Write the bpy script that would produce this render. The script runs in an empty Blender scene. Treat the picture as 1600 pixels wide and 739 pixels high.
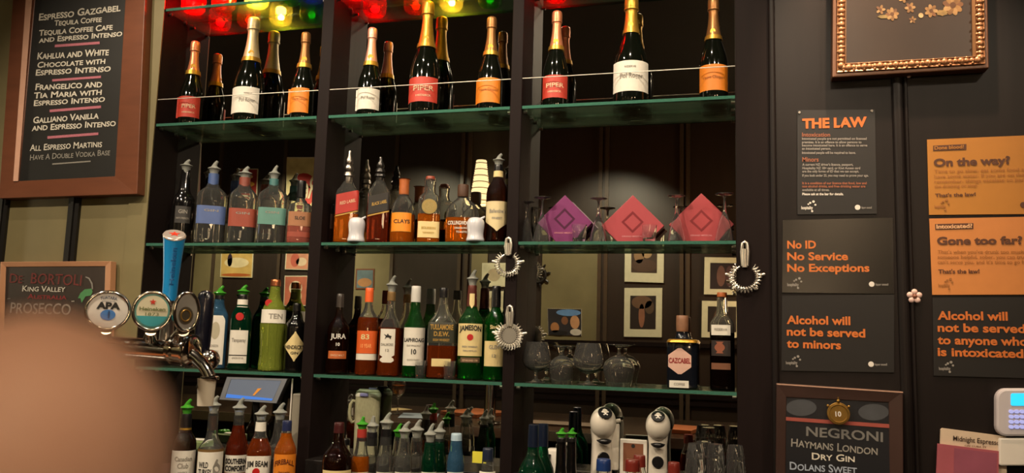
import bpy, bmesh, math, random
from mathutils import Vector, Matrix
random.seed(7)
S = bpy.context.scene
COL = S.collection

# ---------------------------------------------------------------- camera
F, CX, CY = 1275.3, 800.0, 369.5            # focal length and centre, in pixels of the 1600x739 frame
EYE = 1.5
yaw, pitch, roll = (math.radians(a) for a in (15.358, 7.168, 1.63))
FWD = Vector((-math.sin(yaw) * math.cos(pitch), math.cos(yaw) * math.cos(pitch), math.sin(pitch)))
_r = Vector((math.cos(yaw), math.sin(yaw), 0)); _u = _r.cross(FWD)
RT = _r * math.cos(roll) + _u * math.sin(roll)
UP = -_r * math.sin(roll) + _u * math.cos(roll)
CAM = Vector((0, 0, EYE))
cd = bpy.data.cameras.new('camera'); cam = bpy.data.objects.new('camera', cd); COL.objects.link(cam)
cd.sensor_width = 36; cd.lens = F / 1600 * 36; cd.clip_start = 0.005; cd.clip_end = 50
cam.matrix_world = Matrix(((RT.x, UP.x, -FWD.x, 0), (RT.y, UP.y, -FWD.y, 0), (RT.z, UP.z, -FWD.z, EYE), (0, 0, 0, 1)))
cd.dof.use_dof = True; cd.dof.focus_distance = 2.6; cd.dof.aperture_fstop = 12
S.camera = cam

# ---------------------------------------------------------------- world, exposure, light
w = bpy.data.worlds.new('world'); S.world = w; w.use_nodes = True
w.node_tree.nodes['Background'].inputs[0].default_value = (.02, .018, .016, 1)
S.view_settings.view_transform = 'Standard'; S.view_settings.look = 'None'
S.view_settings.gamma = 1; S.view_settings.use_curve_mapping = False
S.view_settings.exposure = 0.12
c = S.cycles
c.use_denoising = True; c.caustics_reflective = False; c.caustics_refractive = False
c.max_bounces = 14; c.transmission_bounces = 12; c.glossy_bounces = 8; c.diffuse_bounces = 3
c.transparent_max_bounces = 24; c.sample_clamp_indirect = 6; c.blur_glossy = .3

def lamp(name, kind, loc, power, col, size=.05, aim=None, angle=70, blend=.6):
    l = bpy.data.lights.new(name, kind); l.energy = power; l.color = col
    if kind == 'AREA': l.size = size
    else: l.shadow_soft_size = size
    if kind == 'SPOT': l.spot_size = math.radians(angle); l.spot_blend = blend
    o = bpy.data.objects.new(name, l); COL.objects.link(o); o.location = loc
    if aim is not None: o.rotation_euler = (Vector(aim) - Vector(loc)).to_track_quat('-Z', 'Y').to_euler()
    return o
WARM = (1, .82, .6)
lamp('fill_spot_left', 'SPOT', (-2.64, .5, 3.3), 120, WARM, .02, (-1.7, 2.4, 1.4), 75)  # added fill for the taps and shelves, hidden behind a post
lamp('fill_spot_right', 'SPOT', (-1.31, .5, 3.3), 130, WARM, .02, (-.8, 2.4, 1.3), 75)  # second added fill, likewise hidden behind a post
lamp('downlight_left', 'SPOT', (-2.0, 1.75, 3.25), 34, WARM, .02, (-1.8, 2.5, 1.6), 85)
lamp('downlight_centre', 'SPOT', (-1.1, 1.75, 3.25), 34, WARM, .02, (-1.0, 2.5, 1.6), 85)
lamp('downlight_right', 'SPOT', (-.3, 1.75, 3.25), 40, WARM, .02, (-.3, 2.5, 1.6), 85)
lamp('side_fill_spot', 'SPOT', (.3, .5, 3.3), 70, WARM, .02, (-.9, 2.5, 1.3), 75)  # added for highlights on the bottles, out of the mirror's view
lamp('far_side_fill_spot', 'SPOT', (1.5, .8, 3.3), 70, WARM, .02, (-.5, 2.5, 1.2), 60)  # another added highlight spot, further right
lamp('picture_light', 'SPOT', (.42, 2.1, 3.22), 110, (1, .66, .42), .03, (.43, 2.48, 2.5), 48)
lamp('bar_fill_left', 'SPOT', (-2.62, .56, 3.3), 70, WARM, .02, (-2.4, 1.0, 1.1), 70)  # added to brighten the bar top as the mirror shows it
lamp('bar_fill_right', 'SPOT', (-1.3, .56, 3.3), 70, WARM, .02, (-1.1, 1.0, 1.1), 70)  # same added brightening for the right half of the bar top
lamp('wall_wash_light', 'POINT', (-4.3, 2.2, 1.9), 26, (1, .86, .56), .05)

# ---------------------------------------------------------------- pixel <-> place
YF, YM = 2.5, 2.636                          # front of the posts, face of the mirror
def ray(px, py): return (FWD + RT * ((px - CX) / F) + UP * ((CY - py) / F))
def W(px, py, Y=YF):
    d = ray(px, py); return CAM + d * (Y / d.y)
def WZ(px, py, z):
    d = ray(px, py); return CAM + d * ((z - EYE) / d.z)
def R_(px, py, Yv=6.62):                     # a place seen in the mirror -> the real place across from it
    p = W(px, py, Yv); return Vector((p.x, 2 * YM - Yv, p.z))
Z = [EYE + v for v in (1.2031, .7564, .3101, -.1347)]
XA, XBl, XBr, XCl, XCr, XD = -2.0709, -1.4081, -1.3639, -.7059, -.6668, .0057

# ---------------------------------------------------------------- materials
def lin(h):
    v = [int(h[i:i + 2], 16) / 255 for i in (0, 2, 4)]
    return tuple((x / 12.92 if x <= .04045 else ((x + .055) / 1.055) ** 2.4) for x in v) + (1,)
_M = {}
def mat(name, hexc='808080', rough=.5, metal=0, noise=.12, scale=30, coat=0, emit=None, estr=1, bump=0, stretch=None, spec=.5):
    if name in _M: return _M[name]
    m = bpy.data.materials.new(name); m.use_nodes = True; n = m.node_tree.nodes; L = m.node_tree.links
    b = n['Principled BSDF']; col = lin(hexc)
    b.inputs['Base Color'].default_value = col; b.inputs['Roughness'].default_value = rough
    b.inputs['Metallic'].default_value = metal; b.inputs['Coat Weight'].default_value = coat
    b.inputs['Coat Roughness'].default_value = .08; b.inputs['Specular IOR Level'].default_value = spec
    if noise:
        tc = n.new('ShaderNodeTexCoord'); t = n.new('ShaderNodeTexNoise'); t.inputs['Scale'].default_value = scale
        t.inputs['Detail'].default_value = 4
        if stretch:
            mp = n.new('ShaderNodeMapping'); mp.inputs['Scale'].default_value = stretch
            L.new(tc.outputs['Object'], mp.inputs[0]); L.new(mp.outputs[0], t.inputs[0])
        else: L.new(tc.outputs['Object'], t.inputs[0])
        mx = n.new('ShaderNodeMix'); mx.data_type = 'RGBA'
        mx.inputs[6].default_value = tuple(x * (1 - noise) for x in col[:3]) + (1,)
        mx.inputs[7].default_value = tuple(min(1, x * (1 + noise)) for x in col[:3]) + (1,)
        L.new(t.outputs[0], mx.inputs[0]); L.new(mx.outputs[2], b.inputs['Base Color'])
        if bump:
            bp = n.new('ShaderNodeBump'); bp.inputs['Strength'].default_value = bump; bp.inputs['Distance'].default_value = .002
            L.new(t.outputs[0], bp.inputs['Height']); L.new(bp.outputs[0], b.inputs['Normal'])
    if emit:
        b.inputs['Emission Color'].default_value = lin(emit); b.inputs['Emission Strength'].default_value = estr
    _M[name] = m; return m
def thin_glass(name, tint='f4f6f2', edge=.75, base=.05, light_mix=0, light_col='ffffff', rim=0, glow=0):
    if name in _M: return _M[name]
    m = bpy.data.materials.new(name); m.use_nodes = True; n = m.node_tree.nodes; L = m.node_tree.links
    n.remove(n['Principled BSDF']); out = n['Material Output']
    lw = n.new('ShaderNodeLayerWeight'); lw.inputs[0].default_value = .5
    p = n.new('ShaderNodeMath'); p.operation = 'POWER'; p.inputs[1].default_value = 2.6
    mu = n.new('ShaderNodeMath'); mu.operation = 'MULTIPLY_ADD'; mu.inputs[1].default_value = edge; mu.inputs[2].default_value = base
    tr = n.new('ShaderNodeBsdfTransparent'); tr.inputs[0].default_value = lin(tint)
    gl = n.new('ShaderNodeBsdfGlossy'); gl.inputs['Roughness'].default_value = .04
    nt = n.new('ShaderNodeTexNoise'); nt.inputs['Scale'].default_value = 45
    bp = n.new('ShaderNodeBump'); bp.inputs['Strength'].default_value = .12; bp.inputs['Distance'].default_value = .002
    L.new(nt.outputs[0], bp.inputs['Height']); L.new(bp.outputs[0], gl.inputs['Normal'])
    mx = n.new('ShaderNodeMixShader')
    L.new(lw.outputs['Facing'], p.inputs[0]); L.new(p.outputs[0], mu.inputs[0]); L.new(mu.outputs[0], mx.inputs[0])
    L.new(tr.outputs[0], mx.inputs[1]); L.new(gl.outputs[0], mx.inputs[2]); res = mx
    if light_mix or rim:                           # caught light put in as diffuse colour, stronger where one looks along the glass
        df = n.new('ShaderNodeBsdfDiffuse'); df.inputs[0].default_value = lin(light_col)
        tl = n.new('ShaderNodeBsdfTranslucent'); tl.inputs[0].default_value = lin(light_col)
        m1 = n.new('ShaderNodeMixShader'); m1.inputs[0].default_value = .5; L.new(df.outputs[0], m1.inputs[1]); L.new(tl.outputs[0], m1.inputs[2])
        ma = n.new('ShaderNodeMath'); ma.operation = 'MULTIPLY_ADD'; ma.inputs[1].default_value = rim; ma.inputs[2].default_value = light_mix
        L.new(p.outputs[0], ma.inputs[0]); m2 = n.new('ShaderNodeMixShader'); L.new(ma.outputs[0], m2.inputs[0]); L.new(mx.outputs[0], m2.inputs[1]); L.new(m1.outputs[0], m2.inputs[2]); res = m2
    L.new(res.outputs[0], out.inputs[0])
    _M[name] = m; return m
def liquid(name, hexc, lit_frost_mix=.3, ior=1.36, rough=.03, dif=None):  # the diffuse share puts transmitted light into drinks, frosting into plastics
    if name in _M: return _M[name]
    m = bpy.data.materials.new(name); m.use_nodes = True; n = m.node_tree.nodes; L = m.node_tree.links
    b = n['Principled BSDF']; b.inputs['Base Color'].default_value = lin(hexc); b.inputs['Transmission Weight'].default_value = 1
    b.inputs['IOR'].default_value = ior; b.inputs['Roughness'].default_value = rough
    d = n.new('ShaderNodeBsdfDiffuse'); d.inputs[0].default_value = lin(dif or hexc)
    nt = n.new('ShaderNodeTexNoise'); nt.inputs['Scale'].default_value = 18
    ma = n.new('ShaderNodeMath'); ma.operation = 'MULTIPLY_ADD'; ma.inputs[1].default_value = lit_frost_mix * .5; ma.inputs[2].default_value = lit_frost_mix * .75
    mx = n.new('ShaderNodeMixShader'); L.new(nt.outputs[0], ma.inputs[0]); L.new(ma.outputs[0], mx.inputs[0])
    L.new(b.outputs[0], mx.inputs[1]); L.new(d.outputs[0], mx.inputs[2]); L.new(mx.outputs[0], n['Material Output'].inputs[0])
    _M[name] = m; return m
BLACKWOOD = mat('black_stained_wood', '170e0d', .62, noise=.3, scale=6, stretch=(8, 8, .6), bump=.1, spec=.12)
PANELWOOD = mat('dark_wall_panel', '191413', .42, noise=.35, scale=5, stretch=(6, 6, .5), bump=.15, spec=.22)
OLIVE = mat('olive_paint_and_lit_panel', '7c7250', .5, noise=.2, scale=7, bump=.1)
MIRROR = mat('mirror_silvering', 'd6d4cc', .0, 1, noise=0)
CLEAR = liquid('clear_glass', 'fbfcf8', .025, 1.45, .0)
DRINKGLASS = liquid('drinking_glass', 'fcfdfc', .025, 1.45, .0)
GREENEDGE = liquid('green_glass_edge', '62a88e', .5, 1.5, dif='528c78')
SHELFGLASS = thin_glass('shelf_glass', 'd4e6da', .5, .07, light_mix=.1, light_col='8fa88c')  # diffuse green share stands for reflected light under the shelves
WHITEPAPER = mat('white_paper', 'd9d4c8', .7, noise=.05, scale=60)
CREAM = mat('cream_paper', 'd8c48c', .7, noise=.08, scale=60)
ORANGE = mat('orange_label_paper', 'd67a18', .55, noise=.08, scale=60)
ORPRINT = mat('orange_print', 'c46a28', .6, noise=.05)
RED = mat('red_label_paper', 'b23424', .55, noise=.1, scale=60)
INK = mat('black_ink', '191715', .6, noise=.05)
WHITEINK = mat('white_ink', 'd8d4cc', .6, noise=.05)
GOLD = mat('gold_foil', 'c99a3c', .33, .75, noise=.15, scale=120)
GOLDINK = mat('gold_ink', 'b8944a', .4, .4, noise=.05)
ROSE = mat('rose_foil', 'd98a62', .35, .6, noise=.15, scale=120)
PINKFOIL = mat('pink_foil', 'dba08a', .35, .55, noise=.15, scale=120)
CREAMFOIL = mat('cream_foil', 'd9c69a', .38, .5, noise=.12, scale=120)
BRONZEFOIL = mat('bronze_foil', '96683a', .36, .6, noise=.15, scale=120)
CHAMP = mat('dark_champagne_glass', '0a0d08', .06, noise=.2, coat=.6)
BLACKGLASS = mat('black_bottle_glass', '0b0a0a', .12, noise=.2, coat=.5)
CHROME = mat('chrome', 'cfcac2', .12, 1, noise=.05)
STEEL = mat('brushed_steel', 'a8a098', .28, 1, noise=.1, scale=80)
BLACKPL = mat('black_plastic', '141314', .3, noise=.1)
WHITEPL = mat('white_plastic', 'dcd6cc', .35, noise=.04)
POURER = liquid('frosted_pourer_plastic', 'eceee8', .38, 1.45, .06, dif='c8ccc4')
GREENPOUR = liquid('green_pourer_plastic', '4fae38', .6, 1.45, .12)
AMBER = liquid('amber_spirit', 'ffa040', .3, dif='cc6414')
DKAMBER = liquid('dark_amber_spirit', 'c8602a', .27, dif='8a3812')
REDAMBER = liquid('red_amber_spirit', 'b84e28', .25, dif='7a2c16')
GREENLIQ = liquid('green_bottle_glass', '2f9a3a', .16, 1.45, dif='14661e')
DKGREENLIQ = liquid('deep_green_bottle_glass', '1f7a4a', .2, 1.45, dif='0c4a30')
LIMELIQ = liquid('lime_bottle_glass', 'dcea8c', .28, 1.45, dif='aebe4c')
WATER = liquid('clear_spirit', 'f6f8f2', .03, 1.4)
BLUEGLASS = liquid('blue_bottle_glass', '6f9fc4', .25, 1.45, dif='4a7ca4')

# ---------------------------------------------------------------- mesh building
class MB:
    def __init__(s): s.v = []; s.f = []
    def add(s, vs, fs):
        b = len(s.v); s.v += [Vector(x) for x in vs]; s.f += [tuple(b + i for i in f) for f in fs]; return s
    def box(s, lo, hi):
        x0, y0, z0 = lo; x1, y1, z1 = hi
        return s.add([(x0, y0, z0), (x1, y0, z0), (x1, y1, z0), (x0, y1, z0), (x0, y0, z1), (x1, y0, z1), (x1, y1, z1), (x0, y1, z1)],
                     [(0, 3, 2, 1), (4, 5, 6, 7), (0, 1, 5, 4), (1, 2, 6, 5), (2, 3, 7, 6), (3, 0, 4, 7)])
    def prism(s, pts, off):                  # a polygon and its copy moved by off
        n = len(pts); a = [Vector(p) for p in pts]; off = Vector(off)
        return s.add(a + [p + off for p in a], [tuple(range(n))[::-1], tuple(range(n, 2 * n))] + [(i, (i + 1) % n, n + (i + 1) % n, n + i) for i in range(n)])
    def frame(s, outer, inner, depth, raise_in=0):   # flat ring between two quads, with thickness into the wall
        d = Vector((0, depth, 0)); o = [Vector(p) for p in outer]; i = [Vector(p) + Vector((0, raise_in, 0)) for p in inner]
        vs = o + i + [p + d for p in o] + [p + d for p in i]; fs = []
        for k in range(4):
            l = (k + 1) % 4
            fs += [(k, l, 4 + l, 4 + k), (8 + l, 8 + k, 12 + k, 12 + l), (l, k, 8 + k, 8 + l), (4 + k, 4 + l, 12 + l, 12 + k)]
        return s.add(vs, fs)
    def lathe(s, prof, seg=28, capb=True, capt=True, n=2, ratio=1, o=(0, 0, 0)):
        vs = []; fs = []; o = Vector(o)
        for p in prof:
            r, z = p[0], p[1]; nn = p[2] if len(p) > 2 else n
            for k in range(seg):
                x, y = supel(r, nn, ratio, 2 * math.pi * (k + .5) / seg); vs.append(o + Vector((x, y, z)))
        for j in range(len(prof) - 1):
            for k in range(seg):
                l = (k + 1) % seg; fs.append((j * seg + k, j * seg + l, (j + 1) * seg + l, (j + 1) * seg + k))
        if capb: fs.append(tuple(range(seg))[::-1])
        if capt: fs.append(tuple(range((len(prof) - 1) * seg, len(prof) * seg)))
        return s.add(vs, fs)
    def tube(s, pts, rad, seg=12, cap=True):
        pts = [Vector(p) for p in pts]; rad = rad if isinstance(rad, (list, tuple)) else [rad] * len(pts)
        vs = []; fs = []; prev = None
        for i, p in enumerate(pts):
            t = (pts[min(i + 1, len(pts) - 1)] - pts[max(i - 1, 0)]).normalized()
            if prev is None: a = t.orthogonal().normalized()
            else:
                a = prev - t * prev.dot(t)
                a = a.normalized() if a.length > 1e-6 else t.orthogonal().normalized()
            prev = a; b = t.cross(a)
            for k in range(seg):
                th = 2 * math.pi * k / seg; vs.append(p + (a * math.cos(th) + b * math.sin(th)) * rad[i])
        for j in range(len(pts) - 1):
            for k in range(seg):
                l = (k + 1) % seg; fs.append((j * seg + k, j * seg + l, (j + 1) * seg + l, (j + 1) * seg + k))
        if cap: fs += [tuple(range(seg))[::-1], tuple(range((len(pts) - 1) * seg, len(pts) * seg))]
        return s.add(vs, fs)
    def disc(s, c, axis, r, t, seg=36, rb=None): # a round plate with a softened rim, t thick along axis
        axis = Vector(axis).normalized(); c = Vector(c); e = min(t * .35, r * .1)
        return s.tube([c, c + axis * e, c + axis * (t - e), c + axis * t], [r - e, r, r, (rb or r - e)], seg)
    def ball(s, c, r, seg=16, rings=10, sc=(1, 1, 1)):
        c = Vector(c); pr = [(max(1e-5, r * math.sin(math.pi * i / rings)), -r * math.cos(math.pi * i / rings)) for i in range(rings + 1)]
        b = len(s.v); s.lathe(pr, seg)
        for i in range(b, len(s.v)): q = s.v[i]; s.v[i] = c + Vector((q.x * sc[0], q.y * sc[1], q.z * sc[2]))
        return s
    def xf(s, M):
        s.v = [M @ p for p in s.v]; return s
    def build(s, name, m, parent=None, smooth=True, bevel=0):
        me = bpy.data.meshes.new(name); me.from_pydata([tuple(p) for p in s.v], [], s.f); me.materials.append(m)
        bm = bmesh.new(); bm.from_mesh(me); bmesh.ops.recalc_face_normals(bm, faces=bm.faces)
        if smooth:
            for e in bm.edges:
                if len(e.link_faces) == 2 and e.calc_face_angle(0) > .7: e.smooth = False
            for f in bm.faces: f.smooth = True
        bm.to_mesh(me); bm.free()
        o = bpy.data.objects.new(name, me); COL.objects.link(o)
        if parent: o.parent = parent
        if bevel:
            b = o.modifiers.new('bevel', 'BEVEL'); b.width = bevel; b.segments = 2; b.limit_method = 'ANGLE'
        return o
def supel(r, n, ratio, th):
    c_, s_ = math.cos(th), math.sin(th)
    return (r * math.copysign(abs(c_) ** (2 / n), c_), r * ratio * math.copysign(abs(s_) ** (2 / n), s_))
def tag(o, label, cat, group=None):
    o['label'] = label; o['category'] = cat
    if group: o['group'] = group
    return o
def empty(name, loc, label, cat, group=None, rz=0):
    o = bpy.data.objects.new(name, None); COL.objects.link(o); o.location = loc; o.rotation_euler = (0, 0, rz)
    o.empty_display_size = .05
    return tag(o, label, cat, group)
def struct(name, mb, m, parent=None, **k):
    o = mb.build(name, m, parent, smooth=k.pop('smooth', False), **k)
    if not parent: o['kind'] = 'structure'
    return o

# ---------------------------------------------------------------- writing
def glyphs(s, bold=0, smallcaps=False):
    cu = bpy.data.curves.new('t', 'FONT'); cu.body = s; cu.offset = bold; cu.resolution_u = 3
    if smallcaps:
        cu.small_caps_scale = .8
        for ch in cu.body_format: ch.use_small_caps = True
    ob = bpy.data.objects.new('t', cu); me = ob.to_mesh()
    v = [(p.co.x, p.co.y) for p in me.vertices]; f = [tuple(p.vertices) for p in me.polygons]
    ob.to_mesh_clear(); bpy.data.objects.remove(ob); bpy.data.curves.remove(cu)
    x0 = min(p[0] for p in v); x1 = max(p[0] for p in v)
    return [((p[0] - x0) / (x1 - x0), p[1] / .73) for p in v], f       # x 0..1 over the line, y in capital heights
def write(name, s, p0, p1, hpx, Y, m, parent=None, bold=.015, lift=.0015, smallcaps=False, wob=0):
    """one line of writing on the plane Y, from pixel p0 to p1 along its baseline"""
    g, f = glyphs(s, bold, smallcaps); a = W(*p0, Y); b = W(*p1, Y); ex = b - a
    h = (W(p0[0], p0[1] - hpx, Y) - a).length; ez = Vector((-ex.z, 0, ex.x)).normalized() * h
    mb = MB(); off = Vector((0, -lift, 0))
    mb.add([a + ex * x + ez * (y + wob * math.sin(x * 23 + a.z * 50)) + off - _org(parent) for x, y in g], f)
    return mb.build(name, m, parent, smooth=False)
def _org(o):
    v = Vector()
    while o: v = v + o.location; o = o.parent
    return v
def rel(pts, o): q = _org(o); return [Vector(p) - q for p in pts]

# ---------------------------------------------------------------- things traced by their outline: a turned body standing at (X, Y)
class T:
    def __init__(s, name, label, cat, group, cx, cy, Y, zb, face=1.0):
        p = W(cx, cy, Y); s.X, s.Y, s.zb = p.x, Y, zb
        P = Vector((s.X, Y, zb + .1)) - CAM; D = P.dot(FWD); s.k = D * D / (P.length * F)   # metres per pixel across
        s.root = empty(name, (s.X, Y, zb), label, cat, group, face * math.atan2(-s.X, Y))
        s.cx, s.cy = cx, cy
        s.n, s.ratio, s.prof = 2, 1, None
    def z(s, py):
        b = Vector((s.X, s.Y, 0)) - CAM; q = (CY - py) / F
        # (b.UP + z UP.z) = q (b.FWD + z FWD.z)
        return (q * b.dot(FWD) - b.dot(UP)) / (UP.z - q * FWD.z) - s.zb
    def pr(s, prof, base=None):              # [(py, half width px[, n])] top to bottom -> [(r, z, n)] bottom to top
        out = [(p[1] * s.k, s.z(p[0]), p[2] if len(p) > 2 else 2) for p in prof]
        if base is not None: out.append((base * s.k if base else out[-1][0], 0.0015, out[-1][2]))
        return out[::-1]
    def turn(s, name, prof, m, base=None, parent=None, ratio=1, seg=32, capt=True):
        pts = soften(s.pr(prof, base)); mb = MB().lathe(pts, seg, True, capt, 2, ratio)
        return mb.build(name, m, parent or s.root)
    def body(s, prof, m, base, ratio=1, name='body', seg=36):
        s.ratio = ratio; pts = s.pr(prof, base); s.prof = pts; s.m = m
        r, z, n = pts[0]; pts = soften([(r * .86, z, n), (r * .97, z + .0015, n), (r, z + .006, n)] + [p for p in pts[1:]])
        s.full = pts; mb = MB()
        if m is CLEAR: mb.lathe(pts + [(p[0] - .0022, p[1], p[2]) for p in pts[::-1][:-3]] + [(pts[2][0] * .8, .009, 2), (.001, .011, 2)], seg, True, True, 2, ratio)
        else: mb.lathe(pts, seg, True, True, 2, ratio)
        s.ob = mb.build(name, m, s.root); return s.ob
    def fill(s, level, m, inset=.93, parent=None):   # a clear bottle holding drink up to pixel row level
        if s.m is not CLEAR: return
        bpy.data.objects.remove(s.ob); zl = s.z(level); r, n = s.rad(zl)
        lo = [p for p in s.full if p[1] < zl - .001] + [(r, zl, n)]; up = [(r, zl + .0002, n)] + [p for p in s.full if p[1] > zl + .001]
        inn = [(max(.002, p[0] - .0022), p[1], p[2]) for p in up[::-1]]
        MB().lathe(up + inn + [up[0]], 36, False, False, 2, s.ratio).build('glass_shoulder', CLEAR, s.root)
        return MB().lathe(lo, 36, True, True, 2, s.ratio).build('filled_body', m, s.root)
    def rad(s, z):
        P = s.prof
        for a, b in zip(P, P[1:]):
            if a[1] <= z <= b[1]:
                t = (z - a[1]) / max(1e-6, b[1] - a[1]); return a[0] + t * (b[0] - a[0]), a[2] + t * (b[2] - a[2])
        return (P[-1][0], P[-1][2]) if z > P[-1][1] else (P[0][0], P[0][2])
    def surf(s, x, z, lift):
        r, n = s.rad(z); r += lift; q = min(.999, abs(x) / r)
        return -r * s.ratio * (1 - q ** n) ** (1 / n)
    def label(s, y0, y1, hw, m, name='label', dx=0, shape=None, lift=.0008, parent=None, skew=0):
        """a label from pixel row y0 to y1, half width hw px, offset dx px; shape(u,v) in -1..1 says where it is"""
        za, zc = s.z(y1), s.z(y0); N, Mz = 22, 18 if shape else 6; mb = MB(); vs = []; fs = []
        for j in range(Mz + 1):
            v = -1 + 2 * j / Mz; wv = shape(v) if shape else 1
            for i in range(N + 1):
                u = -1 + 2 * i / N; x = (dx + hw * u * wv) * s.k; z = za + (zc - za) * (v + 1) / 2 + skew * x
                vs.append((x, s.surf(x, z, lift), z))
        for j in range(Mz):
            for i in range(N): a = j * (N + 1) + i; fs.append((a, a + 1, a + N + 2, a + N + 1))
        return mb.add(vs, fs).build(name, m, parent or s.root)
    def text(s, t, x0, x1, yb, hpx, m, parent=None, bold=.02, arc=0, lift=.0016, name='lettering', slope=0):
        """a line on the body: x from x0 to x1 px off its axis, baseline row yb"""
        g, f = glyphs(t, bold); zb = s.z(yb); h = s.z(yb - hpx) - zb; vs = []
        for x, y in g:
            X = (x0 + (x1 - x0) * x) * s.k; z = zb + h * y + arc * hpx * s.k * (1 - (2 * x - 1) ** 2) + slope * X
            vs.append((X, s.surf(X, z, lift), z))
        return MB().add(vs, f).build(name, m, parent or s.root, smooth=False)
    def pourer(s, yn, yt, hw, m=None, lean=.35, name='pourer', parent=None):
        """a free-flow pourer: plug in the neck, flared collar, bent spout from row yn up to row yt"""
        z0, z1 = s.z(yn), s.z(yt); h = z1 - z0; r = hw * s.k * 1.12; mb = MB()
        mb.lathe([(r * .8, z0 - .012), (r * .85, z0), (r * .95, z0 + h * .18), (r * 1.15, z0 + h * .36), (r * 1.45, z0 + h * .42), (r * 1.4, z0 + h * .47),
                  (r * .8, z0 + h * .56), (r * .62, z0 + h * .64)], 20)
        mb.tube([(0, 0, z0 + h * .6), (lean * r * .4, -.1 * r, z0 + h * .75), (lean * r * 1.2, -.2 * r, z0 + h * .9), (lean * r * 2, -.3 * r, z1)],
                [r * .62, r * .48, r * .38, r * .3], 14)
        return mb.build(name, m or POURER, parent or s.root)
def soften(pts):                              # cut the corners of a turned outline once
    out = [pts[0]]
    for a, b, d in zip(pts, pts[1:], pts[2:]):
        for q in (a, d):
            l = math.hypot(q[0] - b[0], q[1] - b[1]); t = min(.3, .012 / max(l, 1e-6))
            out.append(tuple(b[i] + (q[i] - b[i]) * t for i in range(3)) if len(b) > 2 else (b[0] + (q[0] - b[0]) * t, b[1] + (q[1] - b[1]) * t, 2))
    out.append(pts[-1])
    return [p if len(p) > 2 else (p[0], p[1], 2) for p in out]

# ================================================================ the setting
FLOORM = mat('dark_floor_boards', '2a211b', .45, noise=.3, scale=4, stretch=(.5, 6, 1))
CEILM = mat('dark_ceiling_paint', '1c1816', .8, noise=.2, scale=5)
x0, x1, y0, y1, zc = -6.5, 3.0, -1.35, 2.72, 3.35
struct('floor', MB().box((x0, y0, -.1), (x1, y1, 0)), FLOORM)
struct('ceiling', MB().box((x0, y0, zc), (x1, y1, zc + .1)), CEILM)
struct('wall_west', MB().box((x0 - .1, y0, 0), (x0, y1, zc)), PANELWOOD)
struct('wall_east', MB().box((x1, y0, 0), (x1 + .1, y1, zc)), PANELWOOD)
struct('wall_back', MB().box((x0, 2.66, 0), (x1, y1, zc)), PANELWOOD)
struct('wall_opposite', MB().box((x0, y0 - .1, 0), (x1, y0, zc)), mat('dark_brown_boards', '2b211a', .42, noise=.3, scale=4, stretch=(5, 5, .5)))
struct('wall_left', MB().box((x0, 2.5, 0), (XA - .085, 2.66, zc)), OLIVE)
struct('wall_right', MB().box((XD + .11, 2.5, 0), (x1, 2.66, zc)), PANELWOOD)
# upright posts that part the shelves
for i, (a, b) in enumerate(((XA - .085, XA), (XBl, XBr), (XCl, XCr), (XD, XD + .11))):
    struct('trim_%d' % (i + 1), MB().box((a, 2.5, 0), (b, 2.66, zc)), BLACKWOOD, bevel=.003)
struct('trim_60', MB().box((XA - .0845, 2.4955, 0), (XA - .001, 2.4999, zc)), OLIVE)
# mouldings on the panelled walls, each a rounded strip with a groove at its side
def strip(n, px, py, wd, Y=2.5, m=PANELWOOD, z0=.0, z1=zc):
    X = W(px, py, Y).x; pr = [(X - wd / 2, Y + .001, 0)] + [(X - wd / 2 * math.cos(math.pi * k / 8), Y - .012 * math.sin(math.pi * k / 8) ** .7, 0) for k in range(9)] + [(X + wd / 2, Y + .001, 0)]
    struct('trim_%d' % n, MB().prism([(p[0], p[1], z0) for p in pr], (0, 0, z1 - z0)), m)
strip(5, 1209, 350, .02); strip(6, 1408, 350, .03); strip(7, 1421, 350, .012)
DARKGROOVE = mat('black_groove_paint', '15120f', .5)
for i, px in enumerate((4, 115)):
    X = W(px, 360, 2.5).x
    struct('trim_%d' % (8 + i), MB().box((X - .024, 2.488, 0), (X + .024, 2.501, zc)).box((X - .006, 2.48, 0), (X + .006, 2.49, zc)), DARKGROOVE)
# back counter, its raised ledge under the mirror
COUNTER = mat('dark_counter_top', '1d1a19', .25, noise=.3, scale=40)
CZ, LZ = .94, 1.09
k = empty('back_counter', (-1.1, 2.3, 0), 'dark back counter under the mirrored shelves, with spirit bottles on it', 'counter')
def loc(mb, o): mb.v = rel(mb.v, o); return mb
loc(MB().box((-4.2, 2.02, CZ - .04), (1.2, 2.499, CZ)), k).build('worktop', COUNTER, k, False, .004)
loc(MB().box((-4.2, 2.06, 0), (1.2, 2.49, CZ - .04)), k).build('cabinet_front', BLACKWOOD, k, False)
for j, (a, b) in enumerate(((XA, XBl), (XBr, XCl), (XCr, XD))):
    loc(MB().box((a + .001, 2.478, CZ), (b - .001, 2.6355, LZ)), k).build('raised_ledge', COUNTER, k, False, .003)
# mirrors behind the shelves
BAYS = (('left', XA, XBl), ('middle', XBr, XCl), ('right', XCr, XD))
for nm, a, b in BAYS:
    q = MB().box((a, YM, LZ - .1), (b, 2.655, 3.2)).build('back_mirror', MIRROR, None, False)
    tag(q, 'tall dark mirror behind the %s bay of shelves' % nm, 'mirror', None)
# the long bar in front, reflected in the mirror
BZ = 1.08
k = empty('front_bar', (-1.8, 1.05, 0), 'long dark front bar with a bright metal edge, facing the mirrored shelves', 'bar')
loc(MB().box((-6.3, .52, BZ - .05), (1.6, 1.5, BZ)), k).build('bar_top', mat('varnished_bar_top', '3a2a1e', .2, noise=.35, scale=4, stretch=(.6, 6, 6)), k, False, .006)
loc(MB().box((-6.3, .8, 0), (1.6, 1.4, BZ - .05)), k).build('bar_front', BLACKWOOD, k, False)
loc(MB().box((-6.3, 1.5, BZ - .04), (1.6, 1.508, BZ + .004)), k).build('edge_strip', STEEL, k, False)

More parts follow.
